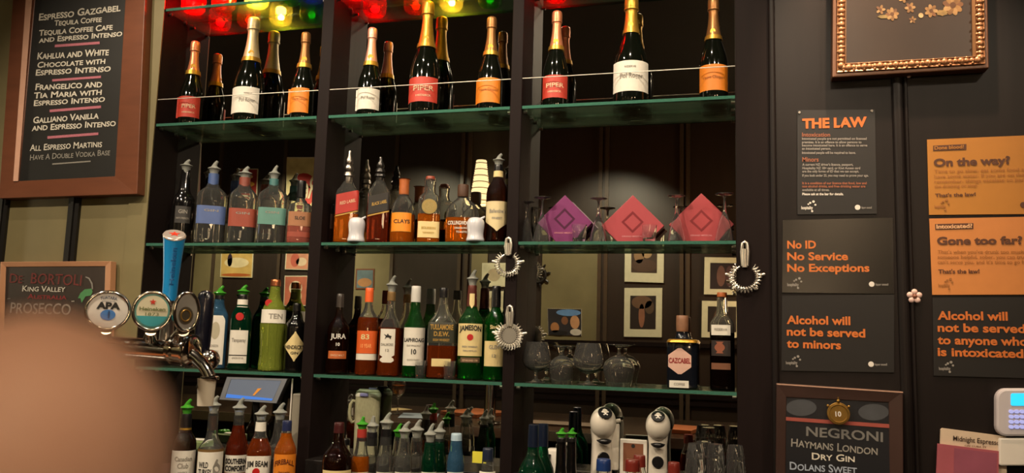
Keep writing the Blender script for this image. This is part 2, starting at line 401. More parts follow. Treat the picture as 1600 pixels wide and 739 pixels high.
# ---------------------------------------------------------------- glass shelves
ORD = ('top', 'second', 'third', 'lowest')
for j, z in enumerate(Z):
    for nm, a, b in BAYS:
        k = empty('glass_shelf', ((a + b) / 2, 2.57, z), 'green-edged glass shelf, %s of four in the %s bay' % (('topmost', 'second from top', 'third from top', 'lowest')[j], nm), 'shelf', 'glass shelves of the back bar')
        h = (b - a) / 2 - .0015
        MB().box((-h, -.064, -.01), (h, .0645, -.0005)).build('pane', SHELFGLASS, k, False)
        MB().box((-h, -.068, -.0102), (h, -.0641, -.0003)).build('polished_edge', GREENEDGE, k, False)
        for sx in (-1, 1):
            for yy in (-.045, .04):
                MB().tube([(sx * h, yy, -.0155), (sx * (h - .012), yy, -.0155)], .005, 10).tube([(sx * (h - .008), yy, -.0155), (sx * (h - .008), yy, -.0102)], .003, 8).build('shelf_peg', STEEL, k)
# guard wires across the champagne
for (nm, a, b) in BAYS:
    zz = Z[1] + .092
    o = MB().tube([(a + .0005, 2.502, zz), (b - .0005, 2.502, zz)], .0015, 8).build('guard_wire', mat('pale_wire', 'dcd8cc', .4, .3))
    for xx in (a + .002, b - .002): pass
    tag(o, 'thin bright guard wire across the champagne bottles in the %s bay' % nm, 'wire', 'guard wires')

# ================================================================ the wall across the room (seen in the mirror)
def opp(px, py): return R_(px, py, 2 * YM + 1.345)
def opp_quad(p, d=.0):   # picture corners TL TR BR BL seen in the mirror
    return [opp(*q) + Vector((0, d, 0)) for q in p]
def opp_strip(n, px, wd, m):
    X = opp(px, 470).x; struct('trim_%d' % n, MB().box((X - wd / 2, -1.351, .0), (X + wd / 2, -1.325, 3.3)), m)
LITTRIM = mat('brown_moulding', '4a3e32', .3, noise=.2)
for i, px in enumerate((330, 433, 610, 716, 727, 936, 946, 1065, 1075)): opp_strip(20 + i, px, .03, LITTRIM)
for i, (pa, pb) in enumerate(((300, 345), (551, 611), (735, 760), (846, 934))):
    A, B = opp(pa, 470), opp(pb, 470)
    struct('trim_%d' % (40 + i), MB().box((A.x, -1.351, 1.0 + .45), (B.x, -1.34, 2.42)), OLIVE)  # lamp glow on the dark boards, put into the panels' olive colour
for i, py in enumerate((531, 600, 607, 617)):
    zz = opp(800, py).z
    struct('trim_%d' % (50 + i), MB().box((-6.4, -1.351, zz - .02), (1.6, -1.31 if i == 0 else -1.33, zz + .012)), LITTRIM if i == 1 else BLACKWOOD)
def framed(label, outer, mw, hexin, blobs, cat='picture', matm=None, group='framed pictures across the room'):
    p = opp_quad(outer, .012); cxx = sum((q for q in p), Vector()) / 4
    k = empty('framed_picture', (cxx.x, -1.35, cxx.z), label, cat, group)
    q = rel(p, k); c_ = sum(q, Vector()) / 4
    inn = [c_ + (v - c_) * mw for v in q]
    MB().prism(q, (0, -.011, 0)).build('frame', matm or mat('ivory_mount_board', 'd8d2b4', .7), k, False)
    bm_ = [v + Vector((0, .0015, 0)) for v in inn]
    im = MB().prism(bm_, (0, -.001, 0)).build('print', mat('print_' + hexin, hexin, .5, noise=.5, scale=9), k, False)
    for i, (u, v, ru, rv, hx) in enumerate(blobs):
        o = bm_[0] + (bm_[1] - bm_[0]) * u + (bm_[3] - bm_[0]) * v + Vector((0, .001, 0)); ex = (bm_[1] - bm_[0]) * ru; ey = (bm_[3] - bm_[0]) * rv
        MB().prism([o + ex * math.cos(t * .4189) + ey * math.sin(t * .4189) for t in range(15)], (0, -.0008, 0)).build('print_shape', mat('print_' + hx, hx, .55, noise=.3, scale=15), im, False)
    return k
framed('upper of two cream-mounted photographs across the room, left column', ((977, 355), (1038, 356), (1037, 442), (976, 440)), .66, '3a281c', [(.3, .5, .2, .25, '8a6a48'), (.6, .45, .2, .15, 'a88860'), (.5, .8, .5, .18, '4c3424')])
framed('lower of two cream-mounted photographs across the room, left column', ((976, 450), (1035, 450), (1034, 527), (975, 526)), .68, '241a16', [(.45, .2, .4, .2, '6a4c36'), (.45, .6, .12, .36, '8c5c44'), (.75, .35, .18, .2, '54402e')])
framed('upper cream-mounted photograph across the room, behind the strainer', ((1101, 402), (1162, 403), (1162, 461), (1100, 460)), .7, '2c2022', [(.4, .5, .16, .4, '6c4a42'), (.7, .5, .14, .4, '54383a')])
framed('lower cream-mounted photograph across the room, behind the tall bottle', ((1097, 470), (1160, 471), (1160, 528), (1096, 527)), .7, '2a201c', [(.4, .5, .2, .4, '5c4436')])
framed('unframed colour snapshot of three people under a blue sky', ((856, 482), (909, 483), (909, 525), (857, 523)), .985, '2c2a30',
       [(.62, .14, .37, .13, '6c98d0'), (.2, .72, .13, .2, 'b0784c'), (.5, .45, .1, .16, '8a5c40'), (.8, .5, .14, .26, 'd09a70'), (.82, .88, .17, .13, 'd8d0c4'), (.3, .92, .28, .1, '181618')], matm=mat('photo_white_back', 'cfc8b8', .5))
k = framed('cream poster with a red square and black lettering across the room', ((449, 246), (494, 246), (491, 378), (447, 378)), .97, 'd8c890', [(.62, .28, .36, .1, 'b8281c'), (.62, .45, .36, .14, 'c23020'), (.6, .75, .3, .12, '7a2018')])
framed('yellow poster of a dancing figure across the room', ((347, 392), (397, 392), (395, 434), (345, 433)), .96, 'c8a860', [(.5, .45, .4, .2, 'dccca0'), (.28, .35, .08, .26, '2c1c30'), (.5, .93, .48, .06, 'b05c28')])
framed('small pink and red poster across the room, upper of two', ((448, 392), (485, 392), (483, 422), (446, 421)), .92, 'c88a6c', [(.4, .5, .2, .4, 'b85c48'), (.7, .6, .25, .25, 'd8c0a0')])
framed('small poster of playing cards across the room, lower of two', ((446, 431), (482, 431), (480, 478), (444, 478)), .94, 'b86850', [(.5, .4, .3, .25, 'e0d0b0'), (.6, .7, .2, .2, 'd8b890')])
framed('red show poster with pale letters across the room', ((371, 264), (404, 264), (402, 312), (369, 312)), .95, '8c2418', [(.5, .25, .3, .08, 'dcc8a0'), (.5, .5, .4, .1, 'd8a040'), (.5, .75, .35, .1, 'e0d0b0')])
framed('small brown framed picture across the room, left of the middle bay', ((557, 420), (586, 420), (585, 452), (556, 452)), .86, '5c7078', [(.5, .7, .45, .25, 'a8784c')], matm=mat('brown_picture_frame', '6a3c20', .5))
framed('pale mounted print across the room, behind the green bottle', ((754, 411), (792, 411), (790, 448), (753, 448)), .9, 'd8d0b0', [(.5, .5, .3, .3, 'b8a888')])
framed('pale mounted print across the room, below another pale print', ((756, 455), (790, 455), (788, 492), (755, 492)), .9, 'd0c8a8', [(.5, .5, .3, .3, 'a89878')])
# poster writing (the mirror turns it round)
g, f = glyphs('Remy', .03); a = opp(492, 309); b = opp(455, 309); mb = MB()
q = _org(k); mb.add([(a.x + (b.x - a.x) * x - q.x, a.y + .018 - q.y, a.z + .2 * y - q.z) for x, y in g], f)
lt = mb.build('lettering', mat('cream_ink', 'e6d8b0', .6), k, False); lt['label'] = 'cream letters'
# ship's wheel
c0 = opp(842, 430); k = empty('ship_wheel', (c0.x, -1.345, c0.z), 'small dark wooden ship wheel hanging across the room', 'ornament')
WH = mat('dark_wheel_wood', '1a1412', .4); r = .085
rg = [(r * .72 * math.cos(t * math.pi / 16), .02, r * .72 * math.sin(t * math.pi / 16)) for t in range(33)]
MB().tube(rg, .013, 10, False).build('rim', WH, k); MB().disc((0, 0, 0), (0, 1, 0), .025, .035).build('hub', WH, k)
for t in range(8):
    a = t * math.pi / 4 + .2; MB().tube([(0, .02, 0), (r * .8 * math.cos(a), .02, r * .8 * math.sin(a)), (r * 1.05 * math.cos(a), .02, r * 1.05 * math.sin(a)), (r * 1.25 * math.cos(a), .02, r * 1.25 * math.sin(a))], [.006, .006, .01, .005], 8).build('spoke', WH, k)
# ribbed wall lamp
def sconce(px, py, label, power=12):
    c0 = opp(px, py); k = empty('wall_lamp', (c0.x, -1.35, c0.z), label, 'lamp', 'lit wall lamps across the room')
    MB().disc((0, 0, .0), (0, 1, 0), .05, .02).tube([(0, .01, 0), (0, .08, -.02), (0, .13, .02)], .008).build('bracket', GOLD, k)
    pr = []
    for i in range(40):
        t = i / 39; rr = .055 + .06 * (1 - t) ** 1.1 ; pr.append((.8 * rr * (1 + .05 * math.cos(i * math.pi)), -.18 + .38 * t))
    MB().lathe(pr, 28, False, False, o=(0, .15, 0)).build('lamp_shade', mat('lit_ribbed_shade', 'e8d8b0', .4, emit='ffe0a8', estr=1.6, noise=.2, scale=40), k)
    for i in range(7): MB().tube([((.8 * (.056 + .06 * (1 - (i + .5) / 7) ** 1.1)) * math.cos(a * .2618), .15 + (.8 * (.056 + .06 * (1 - (i + .5) / 7) ** 1.1)) * math.sin(a * .2618), -.18 + .38 * (i + .5) / 7) for a in range(25)], .004, 6, False).build('shade_rib', GOLD, k)
    l = lamp('wall_lamp_light', 'POINT', (0, .15, .06), power, (.9, .95, .85), .02); l.parent = k
sconce(759, 292, 'lit ribbed glass wall lamp across the room, behind the round-badged bottle')
lamp('far_wall_light', 'SPOT', (-2.7, -.1, 3.2), 90, (1, .9, .62), .01, (-2.7, -1.35, 1.9), 75)
lamp('far_wall_light_right', 'SPOT', (-.9, -.1, 3.2), 120, (1, .9, .66), .02, (-1.0, -1.35, 1.7), 75)
lamp('far_wall_light_left', 'SPOT', (-4.0, -.1, 3.2), 170, (1, .9, .66), .01, (-4.0, -1.35, 1.8), 75)
# things lying on the front bar (seen in the mirror)
def onbar(name, label, cat, px, py, dims, m, rz, group=None):
    p = WZ(px, py, BZ); k = MB().box((-dims[0] / 2, -dims[1] / 2, .0005), (dims[0] / 2, dims[1] / 2, dims[2])).build(name, m, None, False, .002)
    k.location = (p.x, 2 * YM - p.y, BZ); k.rotation_euler = (0, 0, rz); return tag(k, label, cat, group)
MENU = mat('orange_leather_cover', 'b0602c', .5, noise=.15)
onbar('menu_folder', 'orange-brown menu folder lying on the bar, in the middle bay mirror', 'menu', 744, 648, (.26, .3, .02), MENU, .4)
onbar('menu_folder', 'orange-brown menu folder lying on the bar, behind the right coffee machine', 'menu', 1064, 674, (.16, .24, .02), MENU, .2)
onbar('paper_sheet', 'blue-grey paper sheet lying on the bar top', 'paper', 655, 650, (.2, .28, .003), mat('blue_grey_paper', '7c8c98', .6), -.3)
onbar('paper_sheet', 'torn cream paper scrap lying on the bar by the wine glass', 'paper', 617, 640, (.12, .16, .003), CREAM, .5)
onbar('bar_mat', 'brown rubber mat lying on the bar by the coffee machines', 'mat', 880, 664, (.5, .16, .01), mat('brown_rubber_mat', '6a5a48', .6, noise=.4, scale=120), 0)
p = WZ(621, 647, BZ); X, Yb = p.x, 2 * YM - p.y
k = empty('wine_glass', (X, Yb, BZ), 'stemmed glass of golden drink standing on the bar, behind the jug', 'glass')
MB().lathe([(.03, .001), (.031, .003), (.006, .006), (.0035, .02), (.0035, .08), (.008, .09), (.03, .11), (.039, .14), (.038, .17), (.034, .185), (.033, .185), (.037, .168), (.038, .14), (.029, .112), (.005, .094)], 28).build('bowl_and_stem', CLEAR, k)
MB().lathe([(.004, .096), (.027, .113), (.036, .14), (.0365, .155)], 28).build('drink', AMBER, k)

# three unseen globes added as fill light on the customers' side, to the right of the camera
def globe(x, y, z, r, label):
    k = empty('fill_globe', (x, y, z), label, 'lamp', 'added fill globes')
    MB().ball((0, 0, 0), r, 28, 18).build('fill_globe_ball', mat('fill_glow_glass', 'fff2dc', .3, emit='ffd8a8', estr=34, noise=0), k)
    MB().lathe([(.04, r * .95), (.042, r * 1.0), (.03, r * 1.25), (.006, r * 1.35)], 20).tube([(0, 0, r * 1.3), (0, 0, 3.349 - z)], .004, 8).build('cord_and_cap', GOLD, k)
globe(.62, -.75, 2.4, .1, 'added fill globe nearest the camera on the right'); globe(1.35, .1, 2.45, .1, 'added fill globe over the bar on the right'); globe(.46, -1.0, 1.8, .1, 'lowest added fill globe, behind the camera')

# ================================================================ champagne on the second shelf
CP = [(0, .22), (.008, .33), (.03, .37), (.09, .375), (.115, .345), (.13, .31), (.17, .31), (.25, .36), (.34, .46), (.42, .6), (.5, .8), (.57, .94), (.64, 1), (.8, 1)]
def champagne(cx, cy, top, hw, lx, lhw, ly0, ly1, cap_y, foil, lm, label, words=(), band=None):
    t = T('champagne_bottle', label, 'bottle', 'champagne bottles on the second shelf', cx, cy, 2.566, Z[1])
    t.root['label'] = label
    # rows from the top of the cork to the foot
    P = Vector((t.X, t.Y, t.zb)) - CAM; yb = CY - F * P.dot(UP) / P.dot(FWD); H = yb - top
    t.body([(top + H * a + 2, hw * b) for a, b in CP], CHAMP, hw)
    cp = [(top + H * a, hw * b * 1.04 + .4) for a, b in CP if top + H * a < cap_y - 1]
    last = max(b for a, b in CP if top + H * a < cap_y + 6); cp.append((cap_y, hw * last * 1.0 + .3))
    c_ = t.turn('foil_capsule', cp, foil)
    t.turn('neck_band', [(cap_y - 6, cp[-1][1] * .93 + .6), (cap_y + .5, cp[-1][1] * 1.02 + .5)], band or GOLD, parent=c_)
    # round seal on the foil
    zz = t.z(cap_y - 12); r, _ = t.rad(zz)
    MB().disc((-.1 * r, -r - .0012, zz), (0, -1, 0), 4.5 * t.k, .0012, 18).build('seal', band or GOLD, c_)
    MB().lathe([(hw * t.k * .36, t.z(top + H * .098)), (hw * t.k * .42, t.z(top + H * .104)), (hw * t.k * .42, t.z(top + H * .116)), (hw * t.k * .36, t.z(top + H * .124))][::-1], 24).build('wire_cage', foil, c_)
    l = t.label(ly0, ly1, lhw, lm, dx=lx - cx)
    for (s, x0, x1, yb_, h, m) in words: t.text(s, x0, x1, yb_, h, m, l)
    return t
PALEINK = mat('pale_label_ink', 'cfa988', .6); GREYINK = mat('grey_label_ink', '8a857c', .6); DKOR = mat('dark_orange_ink', 'a05a10', .6)
champagne(297.5, 170, 65, 19.5, 294, 18, 155, 187, 118, ROSE, RED, 'champagne bottle with red label and copper foil, first in the left bay', [('PIPER', -14, 8, 173, 6, PALEINK), ('HEIDSIECK', -13, 7, 181, 2.5, PALEINK)])
champagne(388, 162, 28, 25, 383, 21, 142, 182, 98, CREAMFOIL, WHITEPAPER, 'large champagne bottle with white label and cream foil in the left bay', [('Pol Roger', -15, 10, 165, 6, GREYINK), ('RESERVE', -8, 5, 153, 2.2, GREYINK)])
champagne(472, 160, 51, 19, 466, 16.3, 142, 180, 107, BRONZEFOIL, ORANGE, 'champagne bottle with plain orange label and bronze foil in the left bay', [('Veuve Clicquot', -16, 8, 161, 4, DKOR)])
champagne(576.5, 160, 44, 19, 574, 18.5, 143, 175, 104, PINKFOIL, WHITEPAPER, 'champagne bottle with white label and pink foil, first in the middle bay', [('Pol Roger', -13, 9, 160, 5, GREYINK)])
champagne(663.5, 145, 3, 24.5, 661, 22.5, 127, 165, 76, GOLD, RED, 'large champagne bottle with red label and gold foil in the middle bay', [('PIPER', -18, 14, 148, 8, PALEINK), ('HEIDSIECK', -14, 10, 157, 3, PALEINK)])
champagne(765, 145, 27, 20, 762.5, 19, 127, 165, 88, BRONZEFOIL, ORANGE, 'champagne bottle with plain orange label, last on the second shelf of the middle bay', [('Veuve Clicquot', -17, 13, 147, 4, DKOR)])
champagne(868, 140, 18, 20.5, 867, 19.5, 123, 158, 80, ROSE, RED, 'champagne bottle with red label and copper foil, first in the right bay', [('PIPER', -15, 13, 142, 7, PALEINK), ('HEIDSIECK', -12, 9, 150, 3, PALEINK)])
champagne(985.5, 127, -3, 28.5, 985.5, 27.5, 103, 150, 54, GOLD, WHITEPAPER, 'large champagne bottle with white label and gold foil in the right bay', [('Pol Roger', -17, 19, 130, 8, GREYINK), ('RESERVE', -10, 8, 114, 3, GREYINK)])
champagne(1115, 127, -2, 23, 1115, 22.3, 107, 147, 64, BRONZEFOIL, ORANGE, 'champagne bottle with plain orange label and bronze foil, last in the right bay', [('Veuve Clicquot', -18, 18, 129, 5, DKOR)])

# ================================================================ coloured glass bowls on the topmost shelf
def bowl(cx, cy, hx, label, lit=0, glow=None):
    m = thin_glass('bowl_glass_' + hx, hx, .6, .12, light_mix=.1, light_col=hx, rim=.15)
    p = W(cx, cy, 2.545); X = p.x
    k = empty('candle_bowl', (X, 2.553, Z[0]), label, 'candle bowl', 'coloured glass bowls on the topmost shelf')
    R = .045
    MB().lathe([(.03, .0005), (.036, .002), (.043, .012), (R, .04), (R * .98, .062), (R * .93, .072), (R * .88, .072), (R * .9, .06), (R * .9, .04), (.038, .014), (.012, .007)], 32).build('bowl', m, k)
    if lit:
        MB().lathe([(.014, .038), (.02, .042), (.02, .058), (.016, .064), (.003, .066)], 20).build('light', mat('lit_bulb_glass', 'fff0c0', .3, emit='ffe090', estr=120, noise=0), k)
        l = lamp('bowl_light', 'POINT', (0, -.004, .026), lit, (1, .66, .2), .012); l.parent = k
    elif glow:
        MB().lathe([(.01, .044), (.013, .046), (.013, .058), (.011, .062), (.003, .063)], 16).build('light', mat('lit_bulb_' + hx, hx, .3, emit=hx, estr=1.2, noise=0), k)
        l = lamp('bowl_light', 'POINT', (0, -.004, .026), glow, lin(hx)[:3] if glow < 2 else (1, .1, .1), .015); l.parent = k
for (cx, cy, hx, lb, lit, gl) in ((300, 14, 'd01c28', 'deep red glass bowl, first on the topmost shelf of the left bay', 0, 10), (347, 10, 'e8542c', 'orange-red glass bowl on the topmost shelf of the left bay', 0, 1.2),
        (399, 6, 'ffe6a0', 'glowing amber glass bowl on the topmost shelf of the left bay', 5, 0), (449, 2, '18a04a', 'green glass bowl on the topmost shelf of the left bay', 0, .5), (487, -2, '3a7ac0', 'blue glass bowl, last on the topmost shelf of the left bay', 0, .5),
        (553, -6, 'd01c28', 'deep red glass bowl, first on the topmost shelf of the middle bay', 0, 10), (620, -10, 'e8542c', 'orange-red glass bowl on the topmost shelf of the middle bay', 0, 1.2),
        (679, -14, 'ffe6a0', 'glowing amber glass bowl on the topmost shelf of the middle bay', 5, 0), (742, -18, '18a04a', 'green glass bowl on the topmost shelf of the middle bay', 0, .5),
        (852, -30, 'd01c28', 'deep red glass bowl on the topmost shelf of the right bay', 0, 10)):
    bowl(cx, cy, hx, lb, lit, gl)

# ================================================================ third shelf, left bay: gins
G3 = 'gin bottles on the third shelf of the left bay'
YS = 2.566
def gin(cx, hw, y0, ysh, yn, hn, yt, lm, ly0, ly1, lhw, label, neckm, word, dark=None):
    t = T('gin_bottle', label, 'bottle', G3, cx, 350, YS, Z[2])
    t.body([(yn, hn), (ysh - 12, hn * 1.05), (ysh - 4, hw * .8, 3), (ysh + 3, hw, 4), (345, hw, 4)], CLEAR if not dark else dark, hw, ratio=.85)
    if not dark: t.fill(340, WATER)
    t.turn('neck_band', [(yn - 1, hn * 1.04), (yn + 22, hn * 1.08)], neckm)
    l = t.label(ly0, ly1, lhw, lm, shape=None)
    t.text(word, -lhw * .5, lhw * .5, ly0 + 9, 3.5, GREYINK if not dark else WHITEINK, l)
    t.pourer(yn, yt, hn * .82, lean=.3)
    return t
t = T('gin_bottle', 'matte black gin bottle with clear pourer, first on the third shelf', 'bottle', G3, 285, 340, YS, Z[2])
t.body([(266, 7), (300, 9), (307, 15, 2.5), (314, 19), (340, 19.5)], BLACKGLASS, 19, ratio=.8); t.pourer(266, 250, 6.5)
l = t.label(324, 350, 12, mat('dark_grey_label', '2a2826', .5)); t.text('GIN', -7, 7, 335, 6, GREYINK, l); t.text('NAVY STRENGTH', -10, 10, 344, 3, GREYINK, l)
gin(328.5, 24, 250, 303, 273, 8, 252, mat('dusty_blue_label', '4c6092', .6), 324, 352, 22.5, 'clear gin bottle with dusty blue label', mat('blue_neck_sleeve', '3c5486', .5), 'GIN')
gin(378, 22, 250, 304, 279, 8.5, 261, mat('brick_red_label', '90402e', .6), 328, 356, 21.5, 'clear gin bottle with brick red label', mat('brown_neck_sleeve', '7a3a2c', .5), 'GIN')
gin(424, 23.5, 250, 304, 281, 7, 259, mat('teal_label', '5a887e', .6), 327, 353, 21.5, 'clear gin bottle with teal label', mat('teal_neck_sleeve', '3c6c6c', .5), 'GIN')
t = T('gin_bottle', 'clear gin bottle with brown label and black stopper, last in the left bay', 'bottle', G3, 468, 350, YS, Z[2])
t.body([(309, 6), (316, 8), (320, 17, 3), (327, 19, 4), (350, 19, 4)], CLEAR, 19, ratio=.85); t.fill(352, liquid('pink_red_spirit', 'd87868', .3))
t.turn('stopper', [(283, 6.5), (285, 7), (309, 7)], BLACKPL); l = t.label(333, 355, 18, mat('tan_brown_label', '9c6a48', .6)); t.text('SLOE', -8, 8, 345, 5, INK, l)
t.label(364, 372, 18, mat('brick_red_label', ''), name='lower_label')

# ================================================================ third shelf, middle bay: whiskies
G4 = 'whisky bottles on the third shelf of the middle bay'
t = T('whisky_bottle', 'near-black bottle at the dark left end of the third shelf, middle bay', 'bottle', G4, 512, 345, 2.575, Z[2])
t.body([(288, 4), (306, 5), (320, 9), (326, 10.5), (345, 10.5)], BLACKGLASS, 10.5); t.turn('cap', [(281, 4), (282, 4.6), (296, 4.8)], BLACKPL)
t.label(335, 358, 9, mat('dark_brown_label', '2c1c14', .5))
def squarewhisky(cx, hw, yn, ysh, top, lm, ly0, ly1, word, label, liqm, capm, inkm):
    t = T('whisky_bottle', label, 'bottle', G4, cx, 345, YS, Z[2])
    t.body([(yn, 6), (ysh - 10, 10), (ysh - 3, hw * .7, 4), (ysh + 3, hw, 7), (340, hw, 7)], CLEAR, hw, ratio=1); t.fill(336 if 'red' in label else 320, liqm)
    l = t.label(ly0, ly1, hw * .94, lm, skew=.28); t.text(word, -hw * .6, hw * .7, (ly0 + ly1) / 2 + 2, 5, inkm, l, slope=.28)
    t.label(ly1 + 1, ly1 + 3, hw * .94, GOLDINK, name='gold_stripe', skew=.28)
    # stacked metal pourer
    z0 = t.z(yn); z1 = t.z(top); h = z1 - z0; r = 6.5 * t.k
    MB().lathe([(r * .9, z0 - .01), (r, z0), (r, z0 + h * .12), (r * 1.35, z0 + h * .16), (r * 1.3, z0 + h * .24), (r * .9, z0 + h * .3), (r * 1.2, z0 + h * .36), (r * 1.15, z0 + h * .46), (r * .75, z0 + h * .54), (r * .95, z0 + h * .6),
                (r * .85, z0 + h * .72), (r * .5, z0 + h * .82), (r * .35, z0 + h)], 20).build('pourer', capm, t.root)
    return t
t = squarewhisky(541, 18.5, 283, 298, 236, mat('red_slant_label', 'a82a20', .5), 303, 334, 'RED LABEL', 'square whisky bottle with slanted red label and tall metal pourer', AMBER, STEEL, PALEINK)
squarewhisky(590.5, 17.5, 282, 297, 246, mat('black_slant_label', '1c1714', .5), 306, 334, 'BLACK LABEL', 'square whisky bottle with slanted black label', REDAMBER, mat('smoked_metal', '4a4846', .2, .8), GOLDINK)
def spout_cup(cx, hw, label):
    t = T('pouring_jug', label, 'jug', 'little white jugs on the third shelf', cx, 360, 2.517, Z[2])
    t.body([(340.5, hw * .55), (341.5, hw * .72), (345, hw * .93), (352, hw), (361, hw * .9), (368, hw * .88), (374, hw)], mat('white_glazed_ceramic', 'c9cad2', .25, noise=.05, coat=.4), hw * 1.02)
    pts = [(hw * .5 * t.k, -.002, t.z(342)), (hw * .85 * t.k, -.004, t.z(339.5)), (hw * 1.0 * t.k, -.005, t.z(338))]
    MB().tube(pts, [.004, .0035, .0025], 10).build('spout', mat('white_glazed_ceramic', ''), t.root)
spout_cup(557, 13.5, 'little white ceramic jug in front of the red-label whisky'); spout_cup(743, 14, 'little white ceramic jug in front of the brown-shouldered bottle')
t = T('whisky_bottle', 'round whisky bottle with square orange label and tan cork', 'bottle', G4, 629, 350, YS, Z[2])
t.body([(304, 7.5), (308, 8.5), (313, 13), (322, 17.5), (334, 19), (350, 19)], thin_glass('clear_glass'), 19); t.fill(336, AMBER)
t.turn('cork', [(280, 10), (281, 7.8), (303, 7.8), (306, 7.2)], mat('tan_cork', 'a85a28', .5, noise=.15, scale=90))
l = t.label(335, 363.5, 15, mat('bright_orange_label', 'e88a1c', .5), dx=-2); t.text('CLAYS', -14, 11, 351, 6, INK, l)
t.label(334.4, 364, 15.5, GOLDINK, name='label_border', dx=-2, lift=.0004)
t = T('whisky_bottle', 'square-shouldered clear bottle with round badge and cream lower label', 'bottle', G4, 670, 345, YS, Z[2])
t.body([(280, 10), (301, 8), (306, 14, 4), (311, 17.5, 5), (345, 17.5, 5)], CLEAR, 17.5, ratio=.9); t.fill(336, AMBER)
t.turn('stopper', [(276, 6.5), (277, 7.4), (282, 7.4)], mat('red_brown_stopper', '8a3a24', .4))
l = t.label(348, 373, 16.6, CREAM, name='lower_label'); t.text('BOURBON', -11, 11, 360, 4, GOLDINK, l); t.text('WHISKEY', -9, 9, 367, 3, GOLDINK, l)
zb_ = t.z(325); b = MB().disc((0, t.surf(0, zb_, .0005), zb_), (0, -1, 0), 12 * t.k, .002, 32).build('round_badge', mat('bronze_badge', '9c8a58', .4, .5, noise=.3, scale=200), t.root)
MB().tube([(9 * t.k * math.cos(a * .3927), t.surf(0, zb_, .003), zb_ + 9 * t.k * math.sin(a * .3927)) for a in range(17)], .0006, 6, False).build('badge_ring', GOLDINK, b)
t = T('whisky_bottle', 'wide low whisky bottle with white lettering and brown cork', 'bottle', G4, 722, 350, YS, Z[2])
t.body([(305, 8), (311, 9), (316, 16), (324, 23, 2.4), (334, 26, 2.6), (350, 26, 2.6)], CLEAR, 25.5, ratio=.7); t.fill(342, AMBER)
t.turn('cork', [(289, 8), (290, 9), (305, 9), (308, 8.4)], mat('dark_cork', '4a3020', .5)); t.text('COLLINGWOOD', -22, 14, 353.5, 6, WHITEINK); t.text('CANADIAN WHISKY', -12, 12, 360, 3, WHITEINK); t.text('TOASTED', -9, 10, 366, 3, WHITEINK)
t = T('whisky_bottle', 'brown-shouldered whisky bottle with cream shield label, last on the third shelf of the middle bay', 'bottle', G4, 776.5, 345, YS, Z[2])
t.body([(262, 6.5), (280, 7.5), (288, 13), (297, 17.5), (315, 18), (340, 18)], liquid('brown_bottle_glass', '5c2c14', .22, 1.45, dif='2c140a'), 18)
t.turn('neck_sleeve', [(258, 6.6), (259, 7), (268, 7.2)], BLACKPL); t.turn('neck_label', [(268, 7.4), (279, 8)], CREAM); t.pourer(258, 241, 6)
l = t.label(317, 363, 17.2, mat('cream_shield_label', 'cdbd92', .6), shape=lambda v: 1 if v > -.4 else max(.05, (v + 1) / .6)); t.text("Ballantine's", -12, 13, 335, 6, GREYINK, l); t.text('FINEST', -8, 8, 345, 3.5, GREYINK, l)

# ================================================================ third shelf, right bay: diamond boxes and upturned glasses
def diamond(apex, label, hexc, inkh, hw=.0985):
    cx, ay = apex; Yb = 2.585; p = W(cx, 350, Yb); m = mat('box_card_' + hexc, hexc, .45, noise=.06); ink = mat('box_ink_' + inkh, inkh, .4, .2)
    D = (p - CAM).dot(FWD); zt = W(cx, ay, Yb).z - Z[2]
    k = empty('gift_box', (p.x, Yb, Z[2]), label, 'box', 'diamond gift boxes on the third shelf', math.atan2(-p.x, Yb) * .5)
    c = zt - hw                               # a square on its corner, that corner cut flat
    pts = [(-(hw - c), .0005), (hw - c, .0005), (hw, c), (0, zt), (-hw, c)]
    MB().prism([(x, -.022, z) for x, z in pts], (0, .044, 0)).build('carton', m, k, False, .0012)
    def ring(s0, s1, zc): 
        o = [(0, s0), (s0, 0), (0, -s0), (-s0, 0)]; i = [(0, s1), (s1, 0), (0, -s1), (-s1, 0)]
        return MB().frame([(x, -.0228, zc + z) for x, z in o], [(x, -.0228, zc + z) for x, z in i], .0008)
    ring(.035, .026, c + .012).build('printed_diamond', ink, k, False)
    g, f = glyphs('GRAND MEZCAL', .02); MB().add([(-.033 + .066 * x, -.0227, c - .036 + .0045 * y) for x, y in g], f).build('lettering', mat('box_gilt_ink', 'd08a90', .4), k, False)
diamond((883, 306.6), 'purple diamond-shaped gift box, first of three on the third shelf', '742460', '4a143a', .09)
diamond((989, 306.6), 'coral red diamond-shaped gift box, middle of three on the third shelf', 'a43e46', '7c222c')
diamond((1096, 303.7), 'red diamond-shaped gift box, last of three on the third shelf', 'a2383e', '7c2229')
def cocktail(cx, ytop, Y, label, hw=14.5):
    t = T('cocktail_glass', label, 'glass', 'upturned cocktail glasses on the third shelf', cx, 345, Y, Z[2], 0)
    h = t.z(ytop); k = t.k
    pr = [(hw * k, .0005), (hw * k * 1.0, .003), (hw * k * .8, h * .2), (hw * k * .5, h * .44), (hw * k * .22, h * .6), (.0035, h * .7), (.0032, h * .9), (.006, h * .955), (hw * k * .6, h * .985), (hw * k * .93, h * .99), (hw * k * .93, h), (.001, h)]
    inn = [(hw * k - .0012, .0005), (hw * k * .8 - .0012, h * .2), (hw * k * .5 - .0012, h * .44), (hw * k * .2 - .001, h * .58), (.0006, h * .63)]
    MB().lathe(inn[::-1] + pr, 32, True, True).build('bowl_and_stem', DRINKGLASS, t.root)
cocktail(823, 315.5, 2.575, 'upturned cocktail glass half behind the post, left of the purple box', 12)
cocktail(847, 308.5, 2.53, 'upturned cocktail glass at the left corner of the purple box'); cocktail(935, 310, 2.54, 'upturned cocktail glass between the purple and coral boxes')
cocktail(1057, 306, 2.53, 'upturned cocktail glass at the left corner of the last red box'); cocktail(1132, 303, 2.53, 'upturned cocktail glass at the right corner of the last red box', 15.5)
